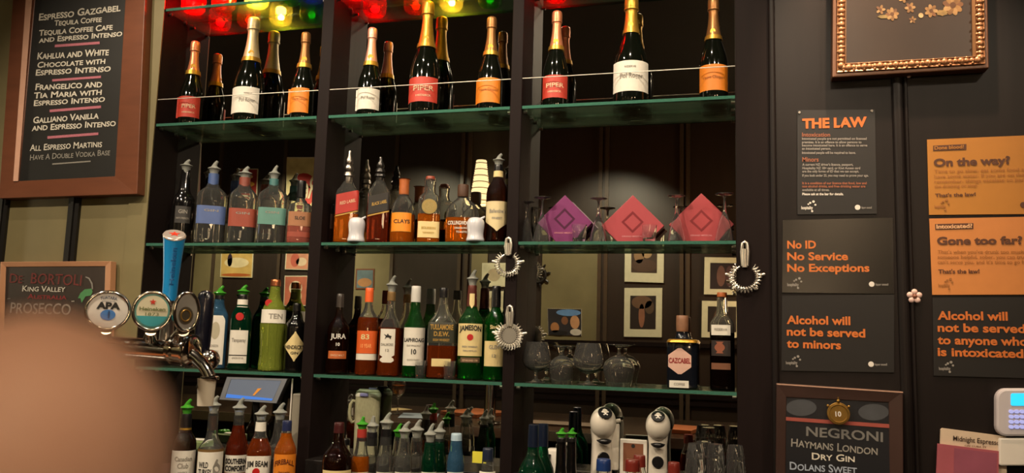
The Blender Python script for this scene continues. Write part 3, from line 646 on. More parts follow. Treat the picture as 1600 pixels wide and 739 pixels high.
def shot(cx, cy, zb, ytop, hw, Y, label, grp):
    t = T('shot_glass', label, 'glass', grp, cx, cy, Y, zb, 0); h = t.z(ytop); r = hw * t.k
    MB().lathe([(.0008, h * .22), (r * .66, h * .22), (r * .8, h * .6), (r * .92, h), (r, h), (r * .94, h * .6), (r * .84, .003), (r * .8, .0005), (.001, .0005)][::-1], 26, False, False).build('tumbler', DRINKGLASS, t.root)
    t.root['label'] = label
shot(905, 365, Z[2], 351, 12, 2.522, 'shot glass in front of the purple diamond box', 'shot glasses'); shot(1014.5, 365, Z[2], 352, 12, 2.522, 'shot glass in front of the coral diamond box', 'shot glasses')

# ================================================================ lowest shelf, left bay: gins
G5 = 'gin bottles on the lowest shelf of the left bay'
ZL = Z[3]
t = T('gin_bottle', 'blue gin bottle with tall white portrait label, behind the beer taps', 'bottle', G5, 338.5, 530, YS, ZL)
t.body([(466, 7.5), (478, 8.5), (488, 14, 4), (494, 16.5, 6), (540, 16.5, 6)], BLUEGLASS, 16.5, ratio=.8); t.pourer(466, 447, 6.5, GREENPOUR)
l = t.label(493, 569, 12.5, WHITEPAPER, dx=-1, shape=lambda v: 1 if v < .75 else 1 - .35 * ((v - .75) / .25) ** 2); t.text('DRY GIN', -11, 4, 552, 5, GREYINK, l); t.text('LONDON', -10, 3, 542, 4, GREYINK, l)
t.label(503, 530, 7, mat('faded_print', 'b0a890', .6), dx=-3, name='printed_oval', shape=lambda v: math.sqrt(max(.02, 1 - v * v)), lift=.0012)
t.turn('cap', [(457, 6.8), (458, 7.4), (467, 7.6)], BLACKPL)
t = T('gin_bottle', 'deep green gin bottle with white label and red seal', 'bottle', G5, 374.5, 540, YS, ZL)
t.body([(466, 7.5), (478, 9), (486, 14), (494, 17.2, 2.6), (540, 17.5, 3)], DKGREENLIQ, 17.5); t.pourer(462, 446, 6.5, GREENPOUR)
t.turn('cap', [(460, 7), (461, 7.8), (468, 8)], BLACKPL); t.label(468, 480, 8.4, WHITEPAPER, name='neck_label')
l = t.label(516, 567, 14, WHITEPAPER, dx=-2); t.text('Tanqueray', -13, 9, 534, 6, GREYINK, l); t.text('LONDON DRY GIN', -11, 7, 560, 2.5, GREYINK, l)
t.label(554, 555.5, 14, INK, dx=-2, name='label_rule', lift=.0012)
zz = t.z(495); MB().disc((-3 * t.k, t.surf(3 * t.k, zz, 0), zz), (0, -1, 0), 6.5 * t.k, .003, 24).build('wax_seal', mat('red_wax', 'b01c1c', .35), t.root)
t = T('gin_bottle', 'lime green fluted gin bottle with white band and copper cap', 'bottle', G5, 425, 535, YS, ZL)
t.body([(448, 8), (466, 9), (474, 14), (484, 19, 2), (505, 20, 2.4), (530, 18.5, 2.4), (555, 17.5, 2.4), (568, 19)], LIMELIQ, 20)
t.turn('cap', [(437, 7.5), (438, 8.4), (447, 8.6)], mat('copper_cap', 'b06a44', .3, .8))
for a in range(10):
    th = a * .6283; pts = []
    for i in range(8):
        z = .02 + (t.z(506) - .02) * i / 7; r, n = t.rad(z); pts.append(((r + .0003) * math.cos(th), (r + .0003) * math.sin(th), z))
    MB().tube(pts, .0013, 6).build('flute', LIMELIQ, t.root)
l = t.label(484, 505, 19.3, WHITEPAPER); t.text('TEN', -8, 14, 498, 8, GREYINK, l)
zz = t.z(474); MB().disc((-9 * t.k, t.surf(9 * t.k, zz, 0), zz), (0, -1, 0), 6 * t.k, .003, 24).build('wax_seal', mat('red_wax', ''), t.root)
t = T('gin_bottle', 'black apothecary gin bottle with cream diamond label', 'bottle', G5, 460.5, 540, YS, ZL)
t.body([(483, 6), (496, 7), (502, 13), (508, 16), (545, 16)], BLACKGLASS, 16); t.turn('cap', [(474, 6), (475, 6.6), (486, 6.8)], BLACKPL)
l = t.label(518, 564, 15.2, CREAM, shape=lambda v: max(.06, 1 - max(0, abs(v) - .1) / .9)); t.text("HENDRICK'S", -14.5, 14.5, 545, 6, INK, l); t.text('GIN', -6, 6, 553, 4, INK, l)

# ================================================================ lowest shelf, middle bay: whiskeys
G6 = 'whiskey bottles on the lowest shelf of the middle bay'
def wk(label, cx, prof, g, base, **k): 
    t = T('whiskey_bottle', label, 'bottle', G6, cx, 545, k.pop('Y', YS), ZL); t.body(prof, g, base, **k); return t
DARKBROWN = liquid('dark_brown_glass', '4a2412', .2, 1.45, dif='2a130a')
t = wk('dark whiskey bottle with white lettering and orange strip, first on the lowest shelf', 527.5, [(476, 5), (492, 6), (500, 10), (508, 16), (516, 17.5), (535, 17), (560, 18)], DARKBROWN, 18.5)
t.turn('cap', [(459, 5), (460, 5.8), (480, 6)], mat('smoky_cap', '3c3632', .3)); t.text('JURA', -12, 12, 529, 8, WHITEINK); t.text('10', -3, 3, 540, 5, WHITEINK)
l = t.label(548, 560, 14, mat('burnt_orange_strip', 'b05a24', .6)); t.text('SINGLE MALT', -11, 11, 556, 3, PALEINK, l)
t = wk('amber whiskey bottle with orange label and orange cap', 573, [(473, 6), (485, 7.5), (494, 14), (502, 16.5, 2.6), (545, 16.5, 2.6)], CLEAR, 17); t.fill(496, DKAMBER)
t.turn('cap', [(450, 6), (451, 6.6), (472, 6.8)], mat('orange_cap', 'e0602c', .4)); l = t.label(517, 552, 16, mat('orange_red_label', 'd0581c', .55)); t.text('83', -10, 3, 530, 8, CREAM, l); t.text('10 YEAR', -10, 7, 543, 6, mat('bright_orange_ink', 'f0a060', .5), l)
t.label(552.5, 562, 16, WHITEPAPER, name='lower_strip')
t = wk('amber whiskey bottle with torn-edged white stag label', 608, [(466, 6), (490, 7), (502, 13), (510, 17, 2.6), (545, 17, 2.6)], CLEAR, 17.5); t.fill(512, DKAMBER)
t.turn('neck_band', [(456, 6.3), (457, 6.6), (470, 6.8)], mat('bronze_neck', '80643c', .4, .4)); t.pourer(456, 431, 5.8)
l = t.label(514, 566, 11.5, WHITEPAPER, dx=-3, shape=lambda v: 1 if v > -.6 else .55 + .45 * abs(math.sin(v * 19))); t.text('DALMORE', -13, 6, 540, 4, GREYINK, l); t.text('12', -6, 0, 549, 4, GREYINK, l)
zz = t.z(526); q = [(-8, -4), (-6, 0), (-9, 4), (-5, 2), (-3, 5), (-1, 2), (3, 1), (1, -4), (-1, -1), (-5, -1)]
MB().prism([((x) * t.k, t.surf(x * t.k, zz, .0016), zz + z * t.k) for x, z in q][::-1], (0, -.0004, 0)).build('stag_mark', INK, l, False)
t = wk('green whiskey bottle with white cap and tall white label', 646.5, [(470, 7), (488, 8.5), (500, 13), (509, 17), (545, 17)], GREENLIQ, 17.5); t.turn('cap', [(447, 6.8), (448, 7.6), (472, 7.8)], mat('white_cap', 'c6c4be', .45))
l = t.label(512, 571, 16.4, WHITEPAPER); t.text('LAPHROAIG', -15.5, 15.5, 534, 6, INK, l, bold=.03); t.text('10', -4, 4, 553, 8, INK, l, bold=.03); t.text('ISLAY SINGLE MALT', -11, 11, 541, 2.5, GREYINK, l); t.text('SCOTCH WHISKY', -10, 10, 563, 2.5, GREYINK, l)
t = wk('square-shouldered whiskey bottle with green-black label and gold lettering', 690, [(463, 6.5), (478, 7.5), (490, 11), (500, 19, 3), (506, 23, 4.5), (545, 23, 4.5)], CLEAR, 23.5, ratio=.75); t.fill(540, DKAMBER)
t.turn('cap', [(450, 6.4), (451, 7), (465, 7.2)], BLACKPL); l = t.label(504, 536, 22.2, mat('green_black_label', '26281a', .5)); t.text('TULLAMORE', -19, 17, 515, 8, GOLDINK, l, bold=.03); t.text('D.E.W.', -13, 11, 525, 7, GOLDINK, l, bold=.03); t.text('IRISH WHISKEY', -14, 12, 533, 4, GOLDINK, l)
t.label(560, 572, 15, CREAM, name='lower_label')
t = wk('green whiskey bottle with cream label and clear pourer', 735, [(452, 6.2), (480, 7.5), (490, 13), (498, 19), (506, 20.5), (550, 20.5)], GREENLIQ, 20.5); t.turn('neck_foil', [(446, 6.8), (447, 7.2), (482, 8.4)], mat('dark_red_foil', '5c2a20', .4, .3)); t.pourer(446, 422, 6)
t.label(459, 482, 4, CREAM, name='neck_label', lift=.0025, shape=lambda v: 1 if v > -.5 else max(.1, (v + 1) / .5))
l = t.label(506, 556, 18.8, CREAM, dx=-1); t.text('JAMESON', -18, 16, 518, 8, INK, l, bold=.04, arc=.25); t.text('IRISH WHISKEY', -13, 11, 543, 3, GREYINK, l); t.text('TRIPLE DISTILLED', -12, 10, 549, 2.5, GREYINK, l)
zz = t.z(527); MB().disc((-1 * t.k, t.surf(0, zz, .0006), zz), (0, -1, 0), 5 * t.k, .0008, 20).build('red_crest', mat('red_wax', ''), l)
l = t.label(558, 566, 15, mat('dark_brown_strip', '5a4630', .6), name='lower_strip'); t.text('ESTABLISHED 1780', -12, 12, 564, 3, PALEINK, l)
t = wk('green whiskey bottle with cream label and black cap, beside the post', 773, [(478, 6.5), (486, 8), (494, 14), (502, 17.5), (545, 17.5)], GREENLIQ, 17.5); t.turn('cap', [(447, 6.4), (448, 7.2), (480, 7.6)], BLACKPL)
l = t.label(533, 572, 15, CREAM, dx=-1); t.text('GLEN', -9, 7, 545, 6, GREYINK, l); t.text('12', -4, 2, 558, 5, GREYINK, l); t.text('Single', -8, 6, 514, 6, CREAM)
shot(657, 577, ZL, 563, 9, 2.518, 'shot glass in front of the tall white label', 'shot glasses on the lowest shelf'); shot(702.5, 578, ZL, 564, 10, 2.518, 'shot glass in front of the green-black label bottle', 'shot glasses on the lowest shelf')

# ================================================================ lowest shelf, right bay
def balloon(cx, ytop, hw, up, Y, label):
    t = T('brandy_balloon', label, 'glass', 'brandy balloons on the lowest shelf', cx, 570, Y, ZL, 0); h = t.z(ytop); R = hw * t.k; T_ = .0012
    out = [(.0006, 0), (R * .66, 0), (R * .68, .002), (R * .3, .005), (.006, .012), (.005, h * .2), (.008, h * .26), (R * .5, h * .31), (R * .88, h * .42), (R, h * .54), (R * .97, h * .68), (R * .84, h * .88), (R * .76, h)]
    inn = [(R * .76 - T_, h), (R * .84 - T_, h * .88), (R * .97 - T_, h * .68), (R - T_, h * .54), (R * .87 - T_, h * .43), (R * .48, h * .33), (.0005, h * .29)]
    pr = out + inn
    if not up: pr = [(r, h - z) for r, z in pr]
    MB().lathe(pr, 36, False, False).build('bowl_and_stem', DRINKGLASS, t.root)
balloon(838, 534, 22.5, True, 2.56, 'upright brandy balloon by the post, first of four'); balloon(878, 540, 20.5, False, 2.57, 'upturned brandy balloon, second of four')
balloon(919, 536, 24, True, 2.56, 'upright brandy balloon, third of four'); balloon(967, 538, 25, False, 2.56, 'upturned brandy balloon, last of four')
t = T('tequila_bottle', 'dark squat bottle with pink hexagonal label and wooden stopper', 'bottle', 'bottles at the right end of the lowest shelf', 1066, 570, YS, ZL)
t.body([(517, 9), (528, 10.5), (531, 17, 4), (534, 23.5, 5), (538, 24.5, 5), (570, 24.5, 5)], mat('blue_black_glass', '10131a', .08, coat=.6), 24.5, ratio=.75)
t.turn('shoulder_band', [(530, 20, 4), (531, 23, 5), (535, 24.8, 5)], GOLD); t.turn('stopper', [(493, 9), (494, 9.8), (516, 9.8), (518, 9)], mat('brown_wood_stopper', '8a6248', .5, noise=.3, scale=60))
hx = lambda v: 1 if abs(v) < .45 else 1 - (abs(v) - .45) / .55 * .85
l = t.label(544, 584, 18, mat('dusty_pink_label', 'd0a898', .55), dx=-4, shape=hx); t.text('CAZCABEL', -21, 13, 567, 8, mat('dark_red_ink', '8a1c20', .5), l, bold=.03)
l = t.label(594, 605, 15, WHITEPAPER, dx=-5, name='lower_label'); t.text('COFFEE', -13, 4, 601.5, 4, GREYINK, l)
t = T('liqueur_bottle', 'tall clear-necked bottle of dark liqueur with white top label, at the right end', 'bottle', 'bottles at the right end of the lowest shelf', 1128.5, 560, YS, ZL)
t.body([(465, 8), (492, 9), (497, 14), (503, 18, 3), (508, 19.5, 4), (560, 19.5, 4)], CLEAR, 19.5, ratio=.9); t.fill(520, liquid('black_liqueur', '1c0c08', .3, dif='120806'))
t.turn('stopper', [(457, 7.4), (458, 8), (464, 8)], mat('tan_cork', '')); l = t.label(508, 524, 15, WHITEPAPER, dx=-2, name='top_label'); t.text('RESERVA', -12, 8, 517, 4, GREYINK, l)
l = t.label(532, 556, 15, mat('dark_picture_label', '241a18', .5), dx=-2, name='picture_label'); t.label(534, 552, 9, mat('copper_figure', '8c5038', .5), dx=-4, name='printed_figure', shape=lambda v: .4 + .5 * abs(math.cos(2.2 * v)), lift=.0013)
t.label(567, 577, 15, mat('dark_tan_strip', '6e4630', .5), dx=-2, name='lower_strip')

# ================================================================ bar strainers hanging on the posts
SILVER = mat('polished_steel', 'e4ded2', .3, .85, noise=.05)
def strainer(cx, cy, r, hy, label, solid, ears=True, Y=2.494):
    p = W(cx, cy, Y); k = empty('bar_strainer', p, label, 'strainer', 'bar strainers hanging on the posts')
    R = (W(cx + r, cy, Y) - p).length; H = (W(cx, hy, Y) - p).length
    if solid: 
        MB().disc((0, 0, 0), (0, -1, 0), R * .92, .0015, 40).build('plate', SILVER, k)
        for a in range(24):
            th = a * .2618; MB().disc((R * .6 * math.cos(th), -.0015, R * .6 * math.sin(th)), (0, -1, 0), .0018, .0003, 8).build('hole', BLACKPL, k)
    else: MB().tube([(R * .82 * math.cos(a * .157 + 2.0), 0, R * .82 * math.sin(a * .157 + 2.0)) for a in range(34)], .0028, 8).build('plate', SILVER, k)
    pts = []
    for i in range(22 * 8 + 1):
        a = 2.2 + 4.98 * i / 176; q = i / 8 * 2 * math.pi; rr = R * .92 + .009 * math.cos(q); pts.append((rr * math.cos(a), -.008 + .007 * math.sin(q), rr * math.sin(a)))
    MB().tube(pts, .0013, 6).build('spring_coil', SILVER, k)
    MB().tube([(-.006, -.002, R * .8), (-.009, -.003, H * .72), (-.006, -.003, H * .96), (0, -.003, H), (.006, -.003, H * .96), (.009, -.003, H * .72), (.006, -.002, R * .8)], .005, 12).tube([(0, -.001, R * .7), (0, -.003, H * .8)], .008, 12).build('handle', SILVER, k)
    if ears:
        for s in (-1, 1):
            e = R * .98; MB().tube([(s * e, -.001, R * .12), (s * (e + .012), -.001, R * .2), (s * (e + .016), -.001, R * .22)], [.005, .0045, .003], 10).build('lug', SILVER, k)
        MB().tube([(-R * .7, -.001, -R * .7), (-R * .85, -.001, -R * .85)], .004, 8).tube([(R * .7, -.001, -R * .7), (R * .85, -.001, -R * .85)], .004, 8).build('lower_lugs', SILVER, k)
    MB().tube([(0, .006, H - .004), (0, -.009, H - .004)], .0018, 8).build('hook', STEEL, k)
strainer(794, 412, 18, 372, 'coiled bar strainer hanging upper on the post between middle and right bays', False)
strainer(796, 524, 20, 478, 'solid-plate bar strainer hanging lower on the post between middle and right bays', True)
strainer(1164, 433, 23, 378, 'coiled bar strainer hanging on the right-hand post', False)

# ================================================================ bottles on the back counter
G7 = 'spirit bottles along the back counter'
YB = 2.36
def sp(label, cx, prof, g, base, cy=705, Y=YB, grp=G7, name='spirits_bottle', **k):
    t = T(name, label, 'bottle', grp, cx, cy, Y, CZ); t.body(prof, g, base, **k); return t
t = sp('brown bottle with pink label, half behind the fingertip', 249, [(655, 7), (680, 9), (690, 16), (700, 20), (740, 20)], DARKBROWN, 20); t.turn('cap', [(645, 7), (646, 7.6), (660, 7.8)], BLACKPL)
l = t.label(722, 770, 19, mat('dusty_pink_paper', 'c89890', .6)); t.text('RUM', -10, 10, 745, 8, INK, l)
t = sp('dark whisky bottle with silver-white label and gold neck ring', 287.5, [(650, 8), (674, 9.5), (682, 16), (690, 20), (740, 20)], DARKBROWN, 20); t.turn('neck_ring', [(668, 9.6), (673, 10.2), (676, 10.2)], GOLD); t.turn('cap', [(646, 8.4), (647, 8.8), (668, 9.4)], BLACKPL); t.pourer(646, 624, 7, GREENPOUR)
l = t.label(702, 775, 19.2, WHITEPAPER); t.text('Canadian', -14, 14, 718, 7, GREYINK, l); t.text('Club', -9, 9, 729, 8, GREYINK, l); t.text('WHISKY', -8, 8, 737, 3, GREYINK, l)
t = sp('bourbon bottle with white label, copper stopper and clear pourer', 329.5, [(645, 8.5), (680, 9), (690, 14), (698, 20.5), (704, 21.5), (740, 21.5)], CLEAR, 21.5); t.fill(700, liquid('pale_amber_spirit', 'b08850', .3))
t.turn('stopper', [(643, 6.5), (672, 6.5)], mat('copper_stopper', 'b06c3c', .4, .3)); t.pourer(643, 619, 7.5)
l = t.label(704, 775, 20.5, WHITEPAPER); t.text('WILD', -18, -3, 728, 9, INK, l, bold=.03); t.text('TURKEY', -18, 3, 739, 9, INK, l, bold=.03)
zz = t.z(727); q = [(6, -12), (5, 0), (8, 8), (10, 13), (13, 12), (12, 7), (16, 2), (17, -6), (14, -12)]; MB().prism([(x * t.k, t.surf(x * t.k, zz, .0018), zz + z * t.k) for x, z in q][::-1], (0, -.0004, 0)).build('turkey_mark', GREYINK, l, False)
t = sp('dark red-brown liqueur bottle with white label and black block lettering', 370, [(648, 8.5), (670, 9.5), (684, 14), (694, 18), (702, 19.5), (740, 19.5)], CLEAR, 19.5, Y=2.425); t.fill(664, REDAMBER); t.pourer(648, 622, 7.5)
l = t.label(709, 760, 18.6, WHITEPAPER); t.text('SOUTHERN', -17, 16, 722, 8, INK, l, bold=.05); t.text('COMFORT', -17, 15, 733, 8, INK, l, bold=.05); t.label(736, 760, 18.7, mat('brown_label_band', '9c5c30', .6), name='lower_band', lift=.0012)
t = sp('bourbon bottle with white label, red seal and white neck band', 405, [(656, 8), (676, 9), (688, 14), (698, 19, 3), (706, 20.5, 4), (740, 20.5, 4)], CLEAR, 20.5, Y=2.33); t.fill(684, DKAMBER); t.turn('neck_label', [(659, 8.6), (675, 9.4)], WHITEPAPER); t.pourer(656, 634, 7.5)
l = t.label(710, 775, 19.8, WHITEPAPER); t.text('JIM BEAM', -19, 15, 727, 9, INK, l, bold=.03, arc=.15); zz = t.z(734); MB().disc((-3 * t.k, t.surf(3 * t.k, zz, .0005), zz), (0, -1, 0), 6 * t.k, .001, 24).build('red_seal', mat('red_wax', ''), l)
t = sp('tall clear bottle with clear pourer, behind the red-seal bourbon', 434, [(655, 8), (678, 9.5), (690, 14), (700, 17), (740, 17)], CLEAR, 17, Y=2.425); t.pourer(655, 630, 7.5); t.fill(700, WATER)
t = sp('amber liqueur bottle with orange arched label, beside the post', 446, [(672, 8), (684, 9.5), (694, 15), (704, 18.5), (740, 18.5)], CLEAR, 18.5, Y=2.3); t.fill(676, AMBER); t.turn('cap', [(657, 7.4), (658, 8), (673, 8.2)], mat('dark_blue_cap', '232a4c', .3))
l = t.label(708, 775, 17.5, mat('amber_orange_label', 'd07818', .55)); t.text('FIREBALL', -16, 15, 727, 8, mat('dark_brown_ink', '5a2408', .5), l, bold=.03, arc=.6); t.text('CINNAMON', -10, 9, 738, 4, mat('dark_brown_ink', ''), l)
# middle bay
t = sp('dark red-brown bottle in front of the left post', 527, [(672, 8), (694, 10), (704, 19), (714, 25), (740, 25)], DARKBROWN, 25, cy=725, Y=2.26); t.fill(720, DKAMBER); t.turn('cap', [(660, 8), (661, 8.6), (676, 9)], mat('dark_red_cap', '3c1414', .35))
t.label(732, 790, 23, CREAM)
def cl(label, cx, yn, yt, hw, neckm=None, pm=None, g=None, ysh=706, bw=14, Y=2.36, lean=.35, nh=14, fillm=None):
    t = sp(label, cx, [(yn, hw), (ysh - 14, hw * 1.15), (ysh, bw * .75), (ysh + 10, bw), (745, bw)], g or CLEAR, bw, cy=690, Y=Y)
    if neckm: t.turn('neck_sleeve', [(yn - 1, hw * 1.06), (yn + nh, hw * 1.1)], neckm)
    if yt: t.pourer(yn, yt, hw * .85, pm, lean=lean)
    else: t.turn('cap', [(yn - 9, hw * .95), (yn - 8, hw * 1.05), (yn + 1, hw * 1.08)], neckm or BLACKPL)
    t.fill(ysh + 6, fillm or WATER); l = t.label(736, 775, bw * .94, WHITEPAPER); return t
cl('bottle with red neck sleeve and green pourer, in front of the jug', 565, 671, 651, 7.5, mat('red_neck_sleeve', 'a03028', .45), GREENPOUR, nh=18, Y=2.33, lean=.1, fillm=AMBER)
cl('bottle with black neck sleeve and clear pourer, in front of the jug', 581, 676, 650, 8, mat('black_neck_sleeve', '1a181c', .4), None, nh=20, Y=2.405, lean=.1)
cl('bottle with black neck sleeve and tall clear pourer, right of the jug', 603, 671, 645, 8.5, BLACKPL, None, nh=24, Y=2.345)
cl('clear bottle with small green pourer, behind tall frosted pourers', 622, 682, 662, 6.5, None, GREENPOUR, Y=2.415, bw=11)
cl('clear bottle with frosted pourer, third from the right before the folder', 632, 684, 659, 8, None, None, Y=2.33, lean=.5)
cl('clear bottle with frosted pourer, between green-necked bottle and small green pourer', 651, 683, 656, 8.5, None, None, Y=2.4, bw=13)
cl('green-necked bottle with black collar and frosted pourer, front of a pair', 672, 691, 662, 7.5, mat('black_collar', '141a18', .4), None, nh=5, g=DKGREENLIQ, Y=2.33, bw=13)
cl('green-necked bottle with black collar and frosted pourer, back of a pair', 686.5, 686, 658, 7.5, mat('black_collar', ''), None, nh=5, g=DKGREENLIQ, Y=2.405, bw=13)
cl('clear bottle with pale blue neck and white cap', 713, 686, 0, 8.5, mat('pale_blue_cap', 'a4bccc', .35), None, g=BLUEGLASS, Y=2.35, nh=2)
cl('clear bottle with navy cap, at the right end of the middle bay', 763, 709, 0, 8.5, mat('navy_cap', '1c2438', .35), None, ysh=738, Y=2.33, nh=12)
cl('short clear bottle with black cap by the left post of the middle bay', 539, 694, 0, 8, None, None, ysh=722, Y=2.40, bw=15)
p = W(744, 725, 2.45); k = MB().box((-.02, -.003, 0), (.02, .003, .034)).build('sticky_note', mat('yellow_note_paper', 'd8d040', .6), None, False); k.location = (p.x, 2.4745, p.z)
tag(k, 'small yellow note stuck on the ledge behind clear bottles', 'note')
# right bay
def wine(cx, label, Y, hw, bw, top, g, name='wine_bottle', pour=None):
    t = sp(label, cx, [(top, hw), (top + 4, hw * 1.05), (top + 45, hw * 1.15), (top + 58, bw * .7), (top + 72, bw), (780, bw)], g, bw, cy=700, Y=Y, name=name)
    if pour: t.turn('collar', [(top - 2, hw * .95), (top - 1, hw * 1.1), (top + 5, hw * 1.1)], BLACKPL); t.pourer(top - 2, top - 16, hw * .8, pour, lean=.2)
    else: t.turn('foil_capsule', [(top - 1, hw * .9), (top, hw * 1.08), (top + 34, hw * 1.16)], mat('blue_black_foil', '1a2338', .3, .4))
    return t
wine(833, 'green wine bottle with blue-black foil, left end of the right bay', 2.3, 8, 24, 664, DKGREENLIQ); wine(848, 'green wine bottle with blue-black foil, behind another like it', 2.4, 8, 20, 663, DKGREENLIQ)
wine(877, 'black bottle with bright green pourer, left of a pair', 2.325, 7.5, 15, 685, BLACKGLASS, 'spirits_bottle', GREENPOUR); wine(893, 'black bottle with bright green pourer, right of a pair', 2.415, 7, 14, 685, BLACKGLASS, 'spirits_bottle', GREENPOUR)
def capped(cx, top, hw, m, label, Y=2.32):
    t = sp(label, cx, [(top + 16, hw * .95), (top + 24, hw), (top + 38, hw * 1.55), (top + 50, hw * 1.75), (775, hw * 1.75)], CLEAR, hw * 1.75, cy=735, Y=Y); t.fill(top + 40, DKAMBER)
    t.turn('cap', [(top, hw * .9), (top + 1.5, hw), (top + 18, hw * 1.04)], m)
RC = mat('red_brown_cap', '6e241c', .3)
capped(943, 717, 12, mat('royal_blue_cap', '1c3468', .3), 'bottle with royal blue cap in front of the left coffee machine')
capped(988, 718, 12, RC, 'bottle with red-brown cap in front of the small white frame'); capped(1053, 722, 10, RC, 'bottle with red-brown cap by the upturned tumblers', 2.28)
capped(999, 711, 10, RC, 'bottle with red-brown cap, set back beside another red-brown cap', 2.41)
# upturned tumblers
for i, (cx, ty, Y, lb) in enumerate(((1087, 693, 2.36, 'first of four'), (1118, 694, 2.36, 'second of four'), (1149, 696, 2.36, 'third of four, by the post'), (1100, 690, 2.43, 'fourth, standing behind the others'))):
    t = T('tumbler', 'upturned dimpled tumbler on the back counter, ' + lb, 'glass', 'upturned tumblers', cx, 715, Y, CZ, 0); h = t.z(ty); r = 16.5 * t.k
    mb = MB(); SEG = 72; rows = 28
    def rr_(z, th): 
        q = z / h; base = r * (1.02 - .04 * q) if q < .75 else r * (.99 - .25 * ((q - .75) / .25) ** 2)
        return base + (.0018 * math.cos(12 * th + (math.pi if int(q * 6) % 2 else 0)) * abs(math.sin(q * 6 * math.pi)) if q < .92 else 0)
    vs = [(rr_(h * j / rows, 2 * math.pi * k_ / SEG) * math.cos(2 * math.pi * k_ / SEG), rr_(h * j / rows, 2 * math.pi * k_ / SEG) * math.sin(2 * math.pi * k_ / SEG), .0005 + h * j / rows) for j in range(rows + 1) for k_ in range(SEG)]
    fs = [(j * SEG + k_, j * SEG + (k_ + 1) % SEG, (j + 1) * SEG + (k_ + 1) % SEG, (j + 1) * SEG + k_) for j in range(rows) for k_ in range(SEG)] + [tuple(range(rows * SEG, rows * SEG + SEG))]
    mb.add(vs, fs).lathe([(r * .9, .0005), (r * .86, h * .5), (r * .78, h * .86), (.001, h * .86)], 30, False, False).build('dimpled_wall', DRINKGLASS, t.root)

# ================================================================ things on the raised ledge
def machine(cx, ytop, hw, label, side):
    Yc = 2.56; p = W(cx, 690, Yc); P = Vector((p.x, Yc, LZ)) - CAM; D = P.dot(FWD); kx = D * D / (P.length * F)
    k = empty('coffee_machine', (p.x, Yc, LZ), label, 'coffee machine', 'white pod coffee machines', math.atan2(-p.x, Yc) + side)
    h = W(cx, ytop, Yc).z - LZ; R = hw * kx; SH = mat('glossy_white_plastic', 'dcd4c6', .25, noise=.03, coat=.3)
    # column that flares into a round head leaning forward
    mb = MB(); pr = [(R * .78, .0005), (R * .8, .006), (R * .76, h * .25), (R * .74, h * .5), (R * .86, h * .66)]
    mb.lathe(pr, 32, n=3, ratio=.85, o=(0, .012, 0)); mb.build('column', SH, k)
    hb = MB().ball((0, 0, 0), R, 28, 18, (1, .95, 1.22)).xf(Matrix.Translation((0, -.004, h - R * 1.22)) @ Matrix.Rotation(.12, 4, 'X')); hd = hb.build('head', SH, k)
    nrm = Vector((0, -.72, .69)).normalized(); c_ = Vector((0, -.004, h - R * 1.22)) + Vector((0, -.72 * R * .93, .69 * R * 1.17))
    d = MB().disc(c_ - nrm * .002, nrm, R * .55, .004, 28).build('control_dial', BLACKPL, k)
    ex = Vector((1, 0, 0)); ez = nrm.cross(ex) * -1
    if ez.z < 0: ez = -ez
    for (u, v, rr) in ((-.22, .06, .07), (.22, .06, .07), (-.12, -.2, .06), (.12, -.2, .06), (0, -.12, .08), (0, .2, .05)):
        MB().disc(c_ + nrm * .0018 + ex * u * R + ez * v * R, nrm, R * rr, .0006, 12).build('dial_mark', WHITEPL, d)
    # dark smile-shaped mouth under the head, and round drip tray opening
    pts = [(R * .62 * math.sin(a), -.004 - R * .86 * math.cos(a) * .92, h * .535 - R * .1 * math.cos(a)) for a in [(-1.1 + 2.2 * i / 12) for i in range(13)]]
    MB().tube(pts, [R * (.03 + .19 * math.sin(math.pi * i / 12)) for i in range(13)], 10).build('capsule_slot', BLACKPL, k)
    MB().disc((0, .012 - R * .63, h * .27), (0, -1, 0), R * .47, .006, 32).build('drip_tray', BLACKPL, k)
    if side > 0: MB().lathe([(R * .42, .02), (R * .45, .025), (R * .45, h * .72), (R * .4, h * .75)], 24, n=4, o=(R * .95, .02, 0)).tube([(R * .8, .015, h * .78), (R * 1.45, .015, h * .8)], .006).build('water_tank', mat('glossy_white_plastic', ''), k)
machine(941.5, 635, 21.5, 'white round-headed pod coffee machine, left of two', .22); machine(1028, 641, 20.5, 'white round-headed pod coffee machine, right of two', .0)
p = W(866, 715, 2.56); k = empty('milk_frother', (p.x, 2.56, LZ), 'white and black frother base behind the black bottles', 'appliance')
MB().lathe([(.03, .0005), (.031, .01), (.03, .05), (.026, .07), (.018, .075)], 24, n=3).build('body', WHITEPL, k); MB().tube([(-.01, -.03, .06), (-.01, -.036, .04), (-.01, -.03, .02)], .006).build('handle', BLACKPL, k)
p = W(988, 702, 2.54); k = empty('small_frame', (p.x, 2.575, LZ), 'small white-framed brown notice between the coffee machines', 'frame', None, -.1)
h = W(988, 686, 2.575).z - LZ
MB().box((-.042, -.006, .0005), (.042, .006, h)).build('surround', WHITEPL, k, False, .003); b = MB().box((-.031, -.0072, .02), (.031, -.0062, h - .012)).build('picture', mat('brown_notice', '7a4c34', .5, noise=.2), k, False)
MB().disc((0, -.0073, h - .02), (0, -1, 0), .006, .0006, 16).build('crest', INK, b)
g, f = glyphs('COFFEE', .02); MB().add([(-.02 + .04 * x, -.0078, h * .45 + .006 * y) for x, y in g], f).build('lettering', PALEINK, b, False)
